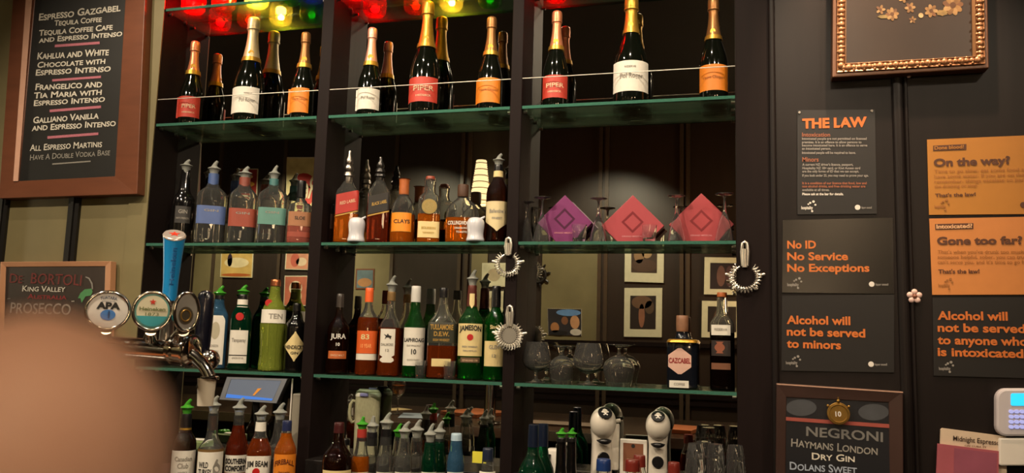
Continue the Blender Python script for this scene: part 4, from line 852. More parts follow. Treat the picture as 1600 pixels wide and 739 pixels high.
# jug
t = T('plastic_jug', 'translucent plastic jug with lilac lid at the left of the middle bay', 'jug', None, 573.5, 660, 2.592, LZ, 1)
JUG = liquid('translucent_jug_plastic', 'dcd8b8', .75, 1.4, .2, dif='b4b090')
t.body([(611, 19, 4), (618, 20.5, 4), (660, 20, 4)], JUG, 19.5, ratio=.8, name='jug_wall')
t.turn('lid', [(608, 15, 4), (611, 18, 4), (614, 20.6, 4), (619, 20.9, 4)], mat('pale_lid', 'c4c2b4', .45), ratio=.8)
MB().box((-.012, -.018, 0), (.016, .012, .008)).xf(Matrix.Translation((.012, 0, t.z(609)))).build('lilac_flap', mat('lilac_plastic', '7c7cb0', .4), t.root, False, .003)
MB().box((-.016, -.006, 0), (.012, .001, .012)).xf(Matrix.Translation((-.012, -.034, t.z(618.5)))).build('lilac_spout', mat('lilac_plastic', ''), t.root, False, .003)
kz = t.k; MB().tube([(-19 * kz, 0, t.z(628)), (-24 * kz, 0, t.z(626)), (-28 * kz, 0, t.z(632)), (-29 * kz, 0, t.z(645)), (-28 * kz, 0, t.z(654)), (-24 * kz, 0, t.z(660)), (-19 * kz, 0, t.z(658))], .0055, 12).build('handle', JUG, t.root)
# till screen
a, b_, c_, d_ = (W(355, 589, 2.505), W(449, 592, 2.505), W(432, 630, 2.52), W(343, 624, 2.52)); cc = (a + b_ + c_ + d_) / 4
k = empty('till_screen', (cc.x, 2.54, LZ), 'tilted grey-blue till touchscreen on the ledge behind the gins', 'screen')
q = rel([a, b_, c_, d_], k); m_ = sum(q, Vector()) / 4
MB().prism([m_ + (v - m_) * 1.04 for v in q], (0, .02, 0)).build('casing', BLACKPL, k, False, .003)
MB().frame([v - Vector((0, .001, 0)) for v in q], [m_ + (v - m_) * .84 - Vector((0, .001, 0)) for v in q], .001).build('grey_bezel', mat('grey_bezel_plastic', '8c9098', .4), k, False)
SCR = mat('lit_grey_screen', '60646c', .2, emit='8a94a4', estr=.3, noise=.05)
s_ = MB().prism([m_ + (v - m_) * .83 - Vector((0, .0004, 0)) for v in q], (0, .001, 0)).build('display', SCR, k, False)
e = [m_ + (v - m_) * .81 - Vector((0, .001, 0)) for v in q]
MB().prism([e[3] + (e[0] - e[3]) * .2, e[2] + (e[1] - e[2]) * .1, e[2], e[3]], (0, .0004, 0)).build('blue_bar', mat('lit_blue_bar', '3c6cc0', .3, emit='4a7ad0', estr=.7, noise=0), s_, False)
u = lambda x, y: e[3] + (e[2] - e[3]) * x + (e[0] - e[3]) * y - Vector((0, .0006, 0))
MB().prism([u(.56, .22), u(.6, .22), u(.7, .62), u(.62, .6)], (0, .0003, 0)).build('orange_streak', mat('lit_orange_streak', 'd08030', .3, emit='d08838', estr=.6, noise=0), s_, False)
MB().tube([m_ + Vector((0, .02, -.01)), Vector((m_.x, .035, .03)), Vector((m_.x, .035, .004))], .012, 12).disc((m_.x, .035, .0005), (0, 0, 1), .05, .006).build('stand', BLACKPL, k)
# card reader and box by the post
p = W(468, 630, 2.56); k = empty('receipt_printer', (p.x, 2.56, LZ), 'beige receipt printer with a white paper edge beside the post', 'printer'); hz = W(463, 614, 2.56).z - LZ
MB().box((-.012, -.03, .0005), (.02, .03, hz)).build('casing', mat('beige_plastic', '8c8678', .45), k, False, .004); MB().box((-.016, -.034, .0005), (-.0125, -.028, hz + .05)).build('paper_roll', WHITEPL, k, False, .001)
# paper and lime bits by the cup
p = W(305, 645, 2.53); k = empty('garnish_tray', (p.x, 2.53, LZ), 'small green and white garnish tray on the ledge by the white cup', 'tray'); 
MB().box((-.05, -.03, .0005), (.06, .04, .03)).build('tray', mat('pale_green_tray', '7c8c5c', .5), k, False, .004)
MB().prism([(-.02, -.02, .031), (.055, -.01, .031), (.06, .03, .031), (-.01, .02, .031)], (0, 0, .002)).build('paper', WHITEPAPER, k, False)
for i in range(4): MB().ball((-.035 + .012 * (i % 2), -.02 + .02 * (i // 2), .036), .011, 12, 8, (1, 1, .6)).build('lime_wedge', mat('lime_peel', '4a9a30', .35), k)

# ================================================================ writing boards and notices
def board(name, label, cat, outer, inner, Y, th, fm, pm, lines, group=None, bars=(), raise_in=.004, inset=.006):
    p = [W(*q, Y) for q in outer]; i_ = [W(*q, Y) for q in inner]; c_ = sum(p, Vector()) / 4
    k = empty(name, (c_.x, Y + th, c_.z), label, cat, group); q = rel(p, k); qi = rel(i_, k)
    MB().frame(q, qi, th - .0005, raise_in).build('frame', fm, k, False, .002)
    pn = MB().prism([v + Vector((0, inset, 0)) for v in qi], (0, .002, 0)).build('panel', pm, k, False)
    for (s, a, b, h, m, bold) in lines: write('lettering', s, a, b, h, Y + inset, m, pn, bold, .0012, True, .03)
    for (pts, m) in bars: MB().prism(rel([W(x, y, Y + inset) - Vector((0, .0012, 0)) for x, y in pts], k), (0, .0006, 0)).build('chalk_line', m, pn, False)
    return k, pn
CHK = mat('white_chalk', 'cfc9bb', .8, noise=.25, scale=150); CHK2 = mat('grey_chalk', '8c8880', .8, noise=.25, scale=150); PINKC = mat('pink_chalk', 'b46a78', .8, noise=.25, scale=150); REDC = mat('dull_red_chalk', '70302c', .8, noise=.25, scale=150)
SLATE = mat('blackboard', '1d1c1a', .5, noise=.25, scale=12)
bar = lambda x0, y0, x1, y1, h: [(x0, y0), (x1, y1), (x1, y1 + h), (x0, y0 + h)]
L1 = [('Espresso Gazgabel', (61, 32.5), (188.5, 17), 11), ('Tequila Coffee', (85, 40.5), (159, 34), 8.5), ('Tequila Coffee Cafe', (61, 56), (176, 46.5), 9), ('and Espresso Intenso', (61, 67), (191, 56.5), 8.5),
      ('Kahlua and White', (58.5, 93), (170, 86), 10.5), ('Chocolate with', (58.5, 106), (164.5, 99.5), 9), ('Espresso Intenso', (56, 118), (173, 111.5), 9.5),
      ('Frangelico and', (55.5, 141), (159.5, 136), 10), ('Tia Maria with', (53, 154), (159, 148), 9.5), ('Espresso Intenso', (53, 165.5), (164, 159), 9),
      ('Galliano Vanilla', (52, 193), (154.5, 185), 10), ('and Espresso Intenso', (50, 204.5), (181, 197), 9.5)]
L1 = [(a, b, c_, h, CHK, .022) for a, b, c_, h in L1] + [('All Espresso Martinis', (47, 236), (159.5, 229.5), 10, CHK, .012), ('Have A Double Vodka Base', (47, 250.5), (172, 242.5), 9, CHK2, .01)]
B1 = [(bar(86, 70, 156, 65, 4), PINKC), (bar(82, 124, 158, 118.5, 3.5), PINKC), (bar(78, 171.5, 158, 165, 4), PINKC), (bar(74.5, 213, 154, 207, 4), PINKC), (bar(82, 255.5, 142, 251, 2), CHK2)]
REDWOOD = mat('red_brown_wood', '6e3f28', .4, noise=.25, scale=6, stretch=(1, 6, 6))
k, pn = board('menu_board', 'large brown-framed chalkboard of espresso martinis on the left wall', 'chalkboard', ((24, -60), (229, -60), (214, 303), (-2, 310)), ((57, -40), (197, -42), (178, 275), (28, 282.5)), 2.455, .044, REDWOOD, SLATE, L1, None, B1)
sl = MB().prism(rel([W(x, y, 2.4545) for x, y in ((43, -40), (53, -40), (28, 283), (20.5, 283))], k), (0, .002, 0)).build('pale_edge', mat('pale_pink_edge', 'd8a890', .5), k, False)
L2 = [('De', (15, 442), (35, 442), 15, REDC, .006), ('BORTOLI', (48, 443), (127, 446), 17, REDC, .006), ('King Valley', (35, 455), (102, 456), 9, CHK, .012), ('Australia', (43, 466.5), (104, 468), 7.5, mat('red_chalk', '8c2c30', .8), .012), ('PROSECCO', (16, 489), (110, 491.5), 17, CHK2, .006), ('"', (12, 470), (16, 470), 4, CHK2, .01), ('"', (112, 474), (116, 474), 4, CHK, .01)]
GRC = mat('green_chalk', '4f8c58', .8, noise=.2)
leaf = [(122, 466), (126, 458), (133, 452), (143, 451), (145, 456), (142, 462), (134, 463), (131, 468), (128, 473), (126, 466)]
stem = [(134, 432), (140, 434), (145, 443), (145.5, 452), (144, 452), (143, 444), (139, 436), (134, 433.5)]
k, pn = board('prosecco_board', 'wooden-framed chalkboard for prosecco below the espresso board', 'chalkboard', ((.5, 409), (173, 408), (165, 640), (-8, 640)), ((7.5, 417), (163, 416), (156, 632), (0, 632)), 2.46, .03, mat('pinkish_wood', 'c08c68', .45, noise=.2, scale=6), mat('brown_blackboard', '3a302a', .5, noise=.3, scale=12), L2, None, [(leaf, GRC), (stem, CHK2)])
# black speaker-like box behind
a, b = W(173, 413, 2.44), W(195, 413, 2.44)
SIGNBLK = mat('black_sign_card', '121010', .5, noise=.1)
SIGNOR = mat('orange_sign_card', 'b07628', .55, noise=.06)
def notice(name, label, q, m, Y=2.4965, th=.003):
    p = [W(*v, Y) for v in q]; c_ = sum(p, Vector()) / len(p); k = empty(name, (c_.x, Y + th, c_.z), label, 'sign', 'licensing notices on the right wall')
    return k, MB().prism(rel(p, k), (0, th, 0)).build('card', m, k, False)
def logo(x, y, pn, Y, m, s=1, badge=True):
    write('logo_lettering', 'hospitality', (x - 12 * s, y + 3), (x + 6 * s, y + 3), 5 * s, Y, m, pn, .03)
    mb = MB()
    for (dx, dy, r) in ((2, -7, 1.5), (7, -9, 1.8), (10, -4, 1.4), (5, 6, 1.5), (-1, -5, 1.2)):
        c_ = W(x + dx * s, y + dy * s, Y - .0015) - _org(pn); mb.disc(c_, (0, -1, 0), r * .0021 * s, .0005, 10)
    mb.build('logo_dots', m, pn)
def logo2(x, y, pn, Y, m, x1):
    mb = MB().disc(W(x, y, Y - .001) - _org(pn), (0, -1, 0), .0075, .0006, 20); mb.build('logo_disc', m, pn); write('logo_lettering', 'liquor council', (x + 6, y + 2), (x1, y + 2), 3.5, Y, mat('dim_white_ink', '8a8680', .6), pn, .03)
YN = 2.4965
k, c_ = notice('law_sign', 'tall black notice headed in orange capitals about the law', ((1246, 172), (1367, 171), (1370, 334), (1246, 335)), SIGNBLK)
write('title', 'THE LAW', (1253.5, 200.5), (1354.5, 197.5), 15, YN, ORPRINT, c_, .045); DIMW = mat('dim_white_ink', '8a8680', .6); DIMO = mat('dim_orange_ink', '94573a', .6)
for s, x0_, x1_, y, h, m, b in (('Intoxication', 1253, 1297, 213.5, 6.5, DIMO, .02), ('Intoxicated people are not permitted on licensed', 1253, 1354, 218.5, 3.8, DIMW, .03), ('premises. It is an offence to allow persons to', 1253, 1346, 224, 3.8, DIMW, .03), ('become intoxicated here. It is an offence to serve', 1253, 1355, 229, 3.8, DIMW, .03), ('an intoxicated person.', 1253, 1298, 234, 3.8, DIMW, .03),
        ('Intoxicated people will be required to leave.', 1253, 1337, 240.5, 3.8, DIMW, .03), ('Minors', 1253.5, 1279, 252.5, 7, DIMO, .02), ("A current NZ driver's licence, passport,", 1253.5, 1333, 259, 3.8, DIMW, .03), ('Hospitality NZ 18+ card, or Kiwi Access card', 1253.5, 1344, 264.5, 3.8, DIMW, .03), ('are the only forms of ID that we can accept.', 1253.5, 1342, 269.5, 3.8, DIMW, .03),
        ('If you look under 25, you may need to prove your age.', 1253.5, 1357, 276, 3.8, DIMW, .03), ('It is a condition of our licence that food, low and', 1253.5, 1354, 288, 3.8, DIMO, .03), ('non alcohol drinks, and free drinking water are', 1253.5, 1352, 293, 3.8, DIMO, .03), ('available at all times.', 1253.5, 1296, 298.5, 3.8, DIMW, .03), ('Please ask at the bar for details.', 1253.5, 1318, 305, 3.8, WHITEINK, .03)):
    write('lettering', s, (x0_, y), (x1_, y), h, YN, m, c_, b)
logo(1264, 324, c_, YN, WHITEINK); logo2(1340, 324, c_, YN, WHITEINK, 1362)
for x, y in ((1249, 176), (1362, 173.5)): MB().disc(W(x, y, YN) - _org(k), (0, -1, 0), .004, .003, 14).build('screw', STEEL, k)
k, c_ = notice('id_sign', 'black notice with three orange lines about identification', ((1223, 344), (1395, 340), (1397, 459), (1222, 457)), mat('glossy_black_card', '13110f', .25, noise=.15))
for s, y, x1_ in (('No ID', 388, 1275), ('No Service', 406.2, 1325), ('No Exceptions', 424.3, 1358.5)): write('lettering', s, (1230, y), (x1_, y), 12.3, YN, ORPRINT, c_, .03)
logo(1242, 444, c_, YN, DIMW); logo2(1362, 444, c_, YN, WHITEINK, 1388)
k, c_ = notice('minors_sign', 'black notice with three orange lines about minors', ((1222, 462), (1397, 460), (1397, 582), (1221, 579)), SIGNBLK)
for s, y, y2, x1_ in (('Alcohol will', 505.6, 507.5, 1328.6), ('not be served', 523.8, 527, 1352), ('to minors', 542.6, 545.4, 1314)): write('lettering', s, (1229.3, y), (x1_, y2), 13, YN, ORPRINT, c_, .03)
logo(1240, 566, c_, YN, DIMW); logo2(1361, 569, c_, YN, WHITEINK, 1386)
BRN = mat('dark_brown_print', '54301c', .6); FNT = mat('faint_brown_print', '98622c', .6)
k, c_ = notice('drinking_sign', 'upper of two orange notices at the right edge', ((1448.5, 218), (1640, 210), (1642, 334), (1451.7, 335.6)), SIGNOR)
MB().prism(rel([W(x, y, YN - .001) for x, y in ((1458, 227.5), (1510, 225), (1510, 234), (1458, 236))], k), (0, .0006, 0)).build('heading_bar', BRN, c_, False); write('lettering', 'Done blood?', (1460, 234), (1506, 232), 5.5, YN, SIGNOR, c_, .02, .0022)
write('title', 'On the way?', (1459, 260), (1578.5, 255.7), 12, YN, BRN, c_, .04)
for s, x1_, y, y2 in (("Time to go slow, eat some food and", 1610, 270.5, 267), ('have some water. If you are on the way', 1620, 278.5, 275), ('remember, things escalate so pace', 1605, 286.5, 283), ('the drinking or stop.', 1528, 294, 292)): write('lettering', s, (1460, y), (x1_, y2), 5.5, YN, FNT, c_, .005)
write('lettering', "That's the law!", (1461, 308), (1524.5, 306), 5.5, YN, BRN, c_, .03); logo(1472, 322, c_, YN, FNT)
MB().disc(W(1599, 320, YN - .001) - _org(k), (0, -1, 0), .008, .0006, 18).build('logo_disc', BRN, c_)
k, c_ = notice('intoxicated_sign', 'lower of two orange notices at the right edge, paler at its top', ((1452, 341.5), (1640, 338), (1642, 460), (1456.7, 460.6)), mat('light_orange_sign_card', 'c47e40', .5, noise=.08))
MB().prism(rel([W(x, y, YN - .001) for x, y in ((1461, 350), (1521, 348.5), (1521, 357.5), (1461.5, 359))], k), (0, .0006, 0)).build('heading_bar', BRN, c_, False); write('lettering', 'Intoxicated?', (1463, 357.3), (1519, 356), 6.5, YN, mat('pale_orange_ink', 'dcae80', .6), c_, .03, .0022)
write('title', 'Gone too far?', (1464, 382), (1597.5, 381), 12, YN, BRN, c_, .04)
for s, x1_, y in (("That's when you've drunk too much, it's", 1615, 396), ('someone helpful, sober, you can trust to', 1618, 404), ("can't serve you, and it's time to go home.", 1620, 412)): write('lettering', s, (1465, y), (x1_, y), 5.5, YN, FNT, c_, .008)
write('lettering', "That's the law!", (1466, 427.3), (1530.5, 426.8), 6.5, YN, BRN, c_, .03); logo(1478, 445, c_, YN, FNT)
k, c_ = notice('served_sign', 'black notice with four orange lines, at the right edge', ((1457, 465), (1640, 464), (1644, 592), (1459, 587)), SIGNBLK)
for s, y, y2, x1_ in (('Alcohol will', 499, 500.5, 1574.5), ('not be served', 517.8, 520, 1602), ('to anyone who', 537.2, 540, 1606), ('is intoxicated', 555.6, 559, 1599)): write('lettering', s, (1465, y), (x1_, y2), 13.3, YN, ORPRINT, c_, .03)
logo(1479, 575, c_, YN, DIMW)
# flower knob
p = W(1429, 463, 2.488); k = empty('flower_knob', (p.x, 2.489, p.z), 'small pale pink five-petal flower knob on the wall moulding', 'ornament'); FL = mat('pale_pink_china', 'd8b8ae', .35)
for a in range(5): MB().ball((.0125 * math.cos(a * 1.2566 + .3), 0, .0125 * math.sin(a * 1.2566 + .3)), .0082, 14, 10, (1, .6, 1)).build('petal', FL, k)
MB().ball((0, -.003, 0), .006, 12, 8).build('centre', mat('brown_china', '7c4c38', .35), k); MB().tube([(0, 0, 0), (0, .011, 0)], .004).build('stalk', FL, k)
# negroni board
L3 = [('NEGRONI', (1259.5, 680.7), (1379.5, 690), 15, mat('dark_grey_chalk', '6e6c68', .8), .02), ('Haymans London', (1236, 697), (1371, 711), 13, CHK2, .014), ('Dry Gin', (1268.5, 717.5), (1335.5, 722), 11, CHK, .014), ('Dolans Sweet', (1234, 733.5), (1339, 740.5), 12.5, mat('bluish_chalk', '9aa4b4', .8), .016), ('Vermouth', (1268, 752), (1330, 757), 11, CHK, .014)]
k, pn = board('negroni_board', 'dark-framed chalkboard for negroni below the black notices', 'chalkboard', ((1213.5, 599), (1411, 612), (1412, 790), (1212, 790)), ((1229, 621), (1389, 629), (1391, 778), (1227, 778)), 2.455, .044, mat('dark_walnut_frame', '3a2823', .35, noise=.3, scale=8), mat('blue_black_board', '17181d', .4, noise=.2, scale=10), L3)
MB().prism(rel([W(x, y, 2.4595) for x, y in ((1227.5, 651.5), (1392, 663), (1392, 669), (1227.5, 657))], k), (0, .002, 0)).build('red_rule', mat('dull_red_paint', '96483e', .5), pn, False)
MB().prism(rel([W(x, y, 2.4548) for x, y in ((1213.5, 599), (1411, 612), (1411, 614), (1213.5, 601))], k), (0, .002, 0)).build('pale_top_edge', mat('pale_brown_edge', 'b08c78', .5), k, False)  # top edge of the frame drawn in a paler tone
for x_, y_, wx in ((1252, 637, 24), (1365, 644, 24)): MB().prism([W(x_ + wx * math.cos(a * .2618), y_ + 13 * math.sin(a * .2618), 2.4605) - _org(k) for a in range(24)], (0, .0004, 0)).build('smudged_chalk', mat('smudged_chalk', '3e4044', .7, noise=.4, scale=20), pn, False)
c0 = W(1310, 646, 2.452) - _org(k); GB = mat('antique_gold', '9c7a3c', .35, .8, noise=.2, scale=100)
cr = MB().disc(c0, (0, -1, 0), .03, .004, 32).build('gold_crest', GB, pn); MB().ball(c0 + Vector((0, -.003, .034)), .005).tube([c0 + Vector((0, -.003, .034)), c0 + Vector((0, -.003, .045))], .002).ball(c0 + Vector((-.027, -.003, .02)), .004).ball(c0 + Vector((.027, -.003, .02)), .004).build('crest_finials', GB, cr)
MB().tube([c0 + Vector((.024 * math.cos(a * .2618), -.005, .024 * math.sin(a * .2618))) for a in range(25)], .0015, 6, False).build('crest_ring', GB, cr)
write('lettering', '10', (1305.5, 650.5), (1314.5, 650.5), 8, 2.447, WHITEINK, cr, .02)
# ornate picture frame
Yp = 2.455; PT = lambda x, y: W(x, y, Yp)
outer = ((1302, -150), (1540, -162), (1545.5, 106.5), (1300.5, 121)); inner = ((1323.5, -130), (1519, -140), (1522, 85), (1323.5, 96))
p = [PT(*q) for q in outer]; c_ = sum(p, Vector()) / 4; k = empty('ornate_picture', (c_.x, 2.499, c_.z), 'gilt carved picture frame with a dark flower painting, top of the right wall', 'picture', None)
GILT = mat('copper_gilt', 'b4825c', .38, .55, noise=.3, scale=90, bump=.3)
q = rel(p, k); qi = rel([PT(*v) for v in inner], k)
MB().frame(q, [v + (w_ - v) * .32 for v, w_ in zip(q, qi)], .043).build('outer_moulding', mat('brown_gilt_edge', '6e4a34', .4, .2, noise=.2), k, False, .003)
sl = [v + (w_ - v) * .3 for v, w_ in zip(q, qi)]; s2 = [v + (w_ - v) * .86 for v, w_ in zip(q, qi)]
MB().frame([v + Vector((0, -.006, 0)) for v in sl], [v + Vector((0, -.006, 0)) for v in s2], .03, .012).build('carved_border', GILT, k, False)
MB().frame([v + Vector((0, .001, 0)) for v in s2], [v + Vector((0, .001, 0)) for v in qi], .03, .014).build('inner_slip', mat('bright_gilt', 'd8ac80', .3, .6, noise=.1), k, False)
orn = MB()
for i in range(4):
    A, B = (sl[i] + s2[i]) / 2, (sl[(i + 1) % 4] + s2[(i + 1) % 4]) / 2; n = int((B - A).length / .0135)
    for j in range(n):
        c0 = A.lerp(B, (j + .5) / n) + Vector((0, -.004, 0)); orn.ball(c0, .0075 if j % 3 else .0095, 8, 6, (1, .7, 1)); dd = (B - A).normalized(); pp = Vector((-dd.z, 0, dd.x)) * .008 * (1 if j % 2 else -1); orn.ball(c0 + pp, .0045, 6, 5)
orn.build('carved_scrolls', GILT, k)
pa = MB().prism([v + Vector((0, .016, 0)) for v in qi], (0, .002, 0)).build('painting', mat('dark_brown_canvas', '32261e', .4, noise=.25, scale=8), k, False)
def blob(cx, cy, rx, ry, n, dep, hx, rot=0):
    pts = []
    for a in range(n * 2):
        r_ = 1 if a % 2 == 0 else dep; th = a * math.pi / n + rot; pts.append(W(cx + rx * r_ * math.cos(th), cy + ry * r_ * math.sin(th), Yp + .0145) - _org(k))
    MB().prism(pts, (0, .0008, 0)).build('painted_flower', mat('flower_' + hx, hx, .6, noise=.75, scale=60), pa, False)
FC = ('8c6c40', '9a7c50', '7a5a34', 'a08458', '6e4c30')
for (fx, fy, fr, npet) in ((1394, 22, 11, 8), (1376, 15, 8, 5), (1422, 12, 9, 6), (1426, 31, 6, 5), (1455, 17, 11, 7), (1489, 8, 17, 9), (1412, -4, 9, 6), (1440, -36, 22, 10)):
    for a in range(npet):                      # petals round a darker heart, each a soft oval of its own tone
        th = a * 2 * math.pi / npet + fx; d_ = fr * .55
        pts = [W(fx + d_ * math.cos(th) + fr * (.42 * math.cos(b) * math.cos(th) - .26 * math.sin(b) * math.sin(th)), fy + d_ * math.sin(th) + fr * (.42 * math.cos(b) * math.sin(th) + .26 * math.sin(b) * math.cos(th)), Yp + .0148 - .00002 * a) - _org(k) for b in [q_ * .524 for q_ in range(12)]]
        hx = FC[(a + int(fx)) % 5]; MB().prism(pts, (0, .0008, 0)).build('painted_petal', mat('flower_' + hx, hx, .6, noise=.6, scale=60), pa, False)
    blob(fx, fy, fr * .3, fr * .3, 8, .9, '5a3a20')
blob(1439, 24, 4, 4, 8, .95, 'b09a70'); blob(1472, 20, 10, 5, 7, .8, '8a7444', .6); blob(1380, 26, 9, 3, 6, .85, '7a6a3c', .9)
p = W(1420, 119, 2.49); o = MB().ball((0, 0, 0), .006, 14, 10, (1, .8, 1)).tube([(0, 0, 0), (0, .012, 0)], .003).build('wall_peg', FL); o.location = (p.x, 2.488, p.z); tag(o, 'tiny pale peg just under the gilt picture frame', 'peg')
# alarm keypad with lower box
Yk = 2.47
def rr(x0_, y0_, x1_, y1_, r):
    out = []
    for (cx, cy, a0) in ((x1_ - r, y0_ + r, -90), (x1_ - r, y1_ - r, 0), (x0_ + r, y1_ - r, 90), (x0_ + r, y0_ + r, 180)):
        for i in range(6): a = math.radians(a0 + 18 * i); out.append((cx + r * math.cos(a), cy + r * math.sin(a)))
    return out
p = W(1606, 645, Yk); k = empty('alarm_keypad', (p.x, 2.499, p.z), 'white alarm keypad with lit cyan screen at the right edge', 'keypad'); KP = mat('keypad_white_plastic', 'c2bcc0', .35, noise=.03)
MB().prism([W(x, y, Yk) - _org(k) for x, y in rr(1557, 607, 1656, 682, 16)], (0, .0285, 0)).build('casing', KP, k, False, .006)
MB().prism([W(x, y, Yk - .001) - _org(k) for x, y in rr(1579.5, 614.5, 1634, 634, 3)], (0, .0012, 0)).build('screen', mat('lit_cyan_screen', '30c0e8', .3, emit='28b8f0', estr=1.0, noise=0), k, False)
for i in range(4):
    for j in range(3):
        c0 = W(1580 + 8.5 * j, 643 + 8 * i, Yk) - _org(k); MB().prism([c0 + Vector((.0062 * math.cos(a * .5236), -.002, .0052 * math.sin(a * .5236))) for a in range(12)], (0, .003, 0)).build('key', mat('lit_blue_key', 'b8c0e8', .3, emit='8898f0', estr=.5, noise=0), k, False)
p = W(1606, 707, 2.47); k2 = empty('white_wall_box', (p.x, 2.499, p.z), 'plain white box under the alarm keypad', 'box'); MB().prism([W(x, y, 2.475) - _org(k2) for x, y in rr(1561, 684.5, 1652, 728, 4)], (0, .0235, 0)).build('casing', WHITEPL, k2, False, .004)
# leaflets in a holder
p = W(1520, 720, 2.48); k = empty('leaflet_holder', (p.x, 2.499, p.z), 'wall holder with a pink leaflet and cream leaflets at the lower right', 'leaflets')
cf = MB().prism([W(x, y, 2.486) - _org(k) for x, y in ((1470, 671), (1473, 669), (1572, 682), (1574, 790), (1466, 790))], (0, .008, 0)).build('cream_leaflet', mat('cream_leaflet_paper', 'c8b49c', .6), k, False)
write('lettering', 'Midnight Espresso', (1489, 688), (1562, 695.5), 8, 2.486, mat('brown_black_ink', '3c2c24', .6), cf, .012); write('lettering', 'ON CUBA ST', (1507, 697), (1541, 700), 2.5, 2.486, BRN, cf, .01)
pk = MB().prism([W(x, y, 2.478) - _org(k) for x, y in ((1465, 693), (1561, 705), (1559, 790), (1461, 790))], (0, .006, 0)).build('pink_leaflet', mat('pink_leaflet_paper', 'a0525c', .5, noise=.25, scale=10), k, False)
MB().prism([W(x, y, 2.4775) - _org(k) for x, y in ((1491, 700), (1558, 708), (1555, 790), (1489, 790))], (0, .0006, 0)).build('printed_panel', mat('mauve_print', '8c4a5c', .5, noise=.3, scale=14), pk, False)

# ================================================================ beer taps on the front bar
YT = 1.32
p = W(240, 560, YT); zr = p.z
k = empty('tap_rail', (p.x, YT, BZ), 'polished chrome beer font rail standing on the front bar', 'beer font')
tp = rel([W(95, 536, YT - .02), W(150, 540, YT - .012), W(235, 546, YT), W(268, 549, YT + .005)], k); 
MB().tube(tp, .02, 28).build('rail', CHROME, k)
MB().tube([tp[1] + Vector((0, 0, -.02)), Vector((tp[1].x, 0, .012))], .03, 24).disc((tp[1].x, 0, .0005), (0, 0, 1), .06, .012).build('pedestal', CHROME, k)
def facing(o, p): o.rotation_euler = (0, 0, math.atan2(-p.x, p.y))
def lens(name, label, px, py, rx, ry, rimm, facem, yaw_=0, stem_y=None):
    p = W(px, py, YT - .055); k = empty(name, p, label, 'beer tap', 'beer taps on the chrome font', math.atan2(-p.x, p.y) + yaw_)
    D = (p - CAM).dot(FWD); s = D * D / ((p - CAM).length * F); Rx, Rz = rx * s, ry * s
    el = lambda f_, y: [(Rx * f_ * math.cos(a * .15708), y, Rz * f_ * math.sin(a * .15708)) for a in range(40)]
    MB().prism(el(1, 0), (0, .018, 0)).build('lens_body', rimm, k, False, .004)
    MB().tube(el(.97, -.002) + el(.97, -.002)[:1], .0032, 10, False).build('chrome_rim', CHROME, k)
    fc = MB().prism(el(.93, -.003), (0, .004, 0)).build('badge_face', facem, k, False)
    sy = W(px + 2, stem_y or 529, YT - .055).z - p.z
    MB().tube([(0, .01, -Rz * .95), (0, .03, -Rz * 1.05), (0, .05, sy)], [.011, .009, .012], 16).build('stem', CHROME, k)
    return k, fc, Rx, Rz
def lwrite(s, fc, x0_, x1_, z, h, m, Rx, bold=.02, arc=0, y=-.0036):
    g, f = glyphs(s, bold); MB().add([(Rx * (x0_ + (x1_ - x0_) * x), y, Rx * (z + h * yy + arc * (1 - (2 * x - 1) ** 2))) for x, yy in g], f).build('lettering', m, fc, False)
def star(fc, cx, cz, r, m, R, y=-.0038):
    MB().prism([(R * (cx + (r if i % 2 == 0 else r * .42) * math.sin(i * math.pi / 5)), y, R * (cz + (r if i % 2 == 0 else r * .42) * math.cos(i * math.pi / 5))) for i in range(10)], (0, .0005, 0)).build('star', m, fc, False)
REDSTAR = mat('red_star_enamel', 'c8321e', .35)
k, fc, Rx, Rz = lens('beer_tap', 'beer tap with round white badge, black initials and a blue emblem', 168.5, 485, 35.5, 33, CHROME, mat('white_badge_enamel', 'd6cfc8', .3, noise=.03))
lwrite('TUATARA', fc, -.38, .38, .5, .15, mat('slate_ink', '4a5468', .5), Rx, .03, .06); lwrite('APA', fc, -.52, .54, .08, .32, INK, Rx, .06); lwrite('AOTEAROA PALE ALE', fc, -.3, .3, .42, .05, mat('slate_ink', ''), Rx)
MB().prism([(Rx * (.02 + .34 * math.cos(a * .2618)), -.0036, Rx * (-.22 + .26 * math.sin(a * .2618))) for a in range(24)], (0, .0005, 0)).build('blue_emblem', mat('blue_emblem_ink', '3c74b8', .4, noise=.35, scale=120), fc, False)
MB().prism([(Rx * (.06 + .05 * math.cos(a * .5236)), -.004, Rx * (-.2 + .2 * math.sin(a * .5236))) for a in range(12)], (0, .0004, 0)).build('emblem_figure', mat('navy_ink', '24406c', .5), fc, False)
k, fc, Rx, Rz = lens('beer_tap', 'beer tap with round teal-rimmed badge and small red star', 238, 486, 31, 33, mat('teal_enamel', '5c9c94', .3), mat('teal_enamel', ''))
inn = MB().prism([(Rx * .8 * math.cos(a * .15708), -.0036, Rz * .8 * math.sin(a * .15708)) for a in range(40)], (0, .0006, 0)).build('cream_centre', mat('cream_enamel', 'cfc9ac', .35), fc, False)
lo_ = [(Rx * .8 * math.cos(a), -.0041, Rz * .8 * math.sin(a)) for a in [math.pi + .33 + (math.pi - .66) * i / 20 for i in range(21)]]; MB().prism(lo_, (0, .0005, 0)).build('teal_base', mat('bright_teal_enamel', '2c98a4', .35), fc, False)
star(fc, 0, .5, .18, REDSTAR, Rx, -.0044); lwrite('Heineken', fc, -.66, .66, .02, .2, mat('olive_ink', '6c7448', .5), Rx, .03, 0, -.0044); lwrite('1873', fc, -.34, .34, -.26, .18, mat('olive_ink', ''), Rx, .01, 0, -.0044)
k, fc, Rx, Rz = lens('beer_tap', 'beer tap with silver oval badge turned aside and a dark emblem', 291, 487, 20, 33, CHROME, mat('silver_badge', 'b4b0a8', .25, .6), .25)
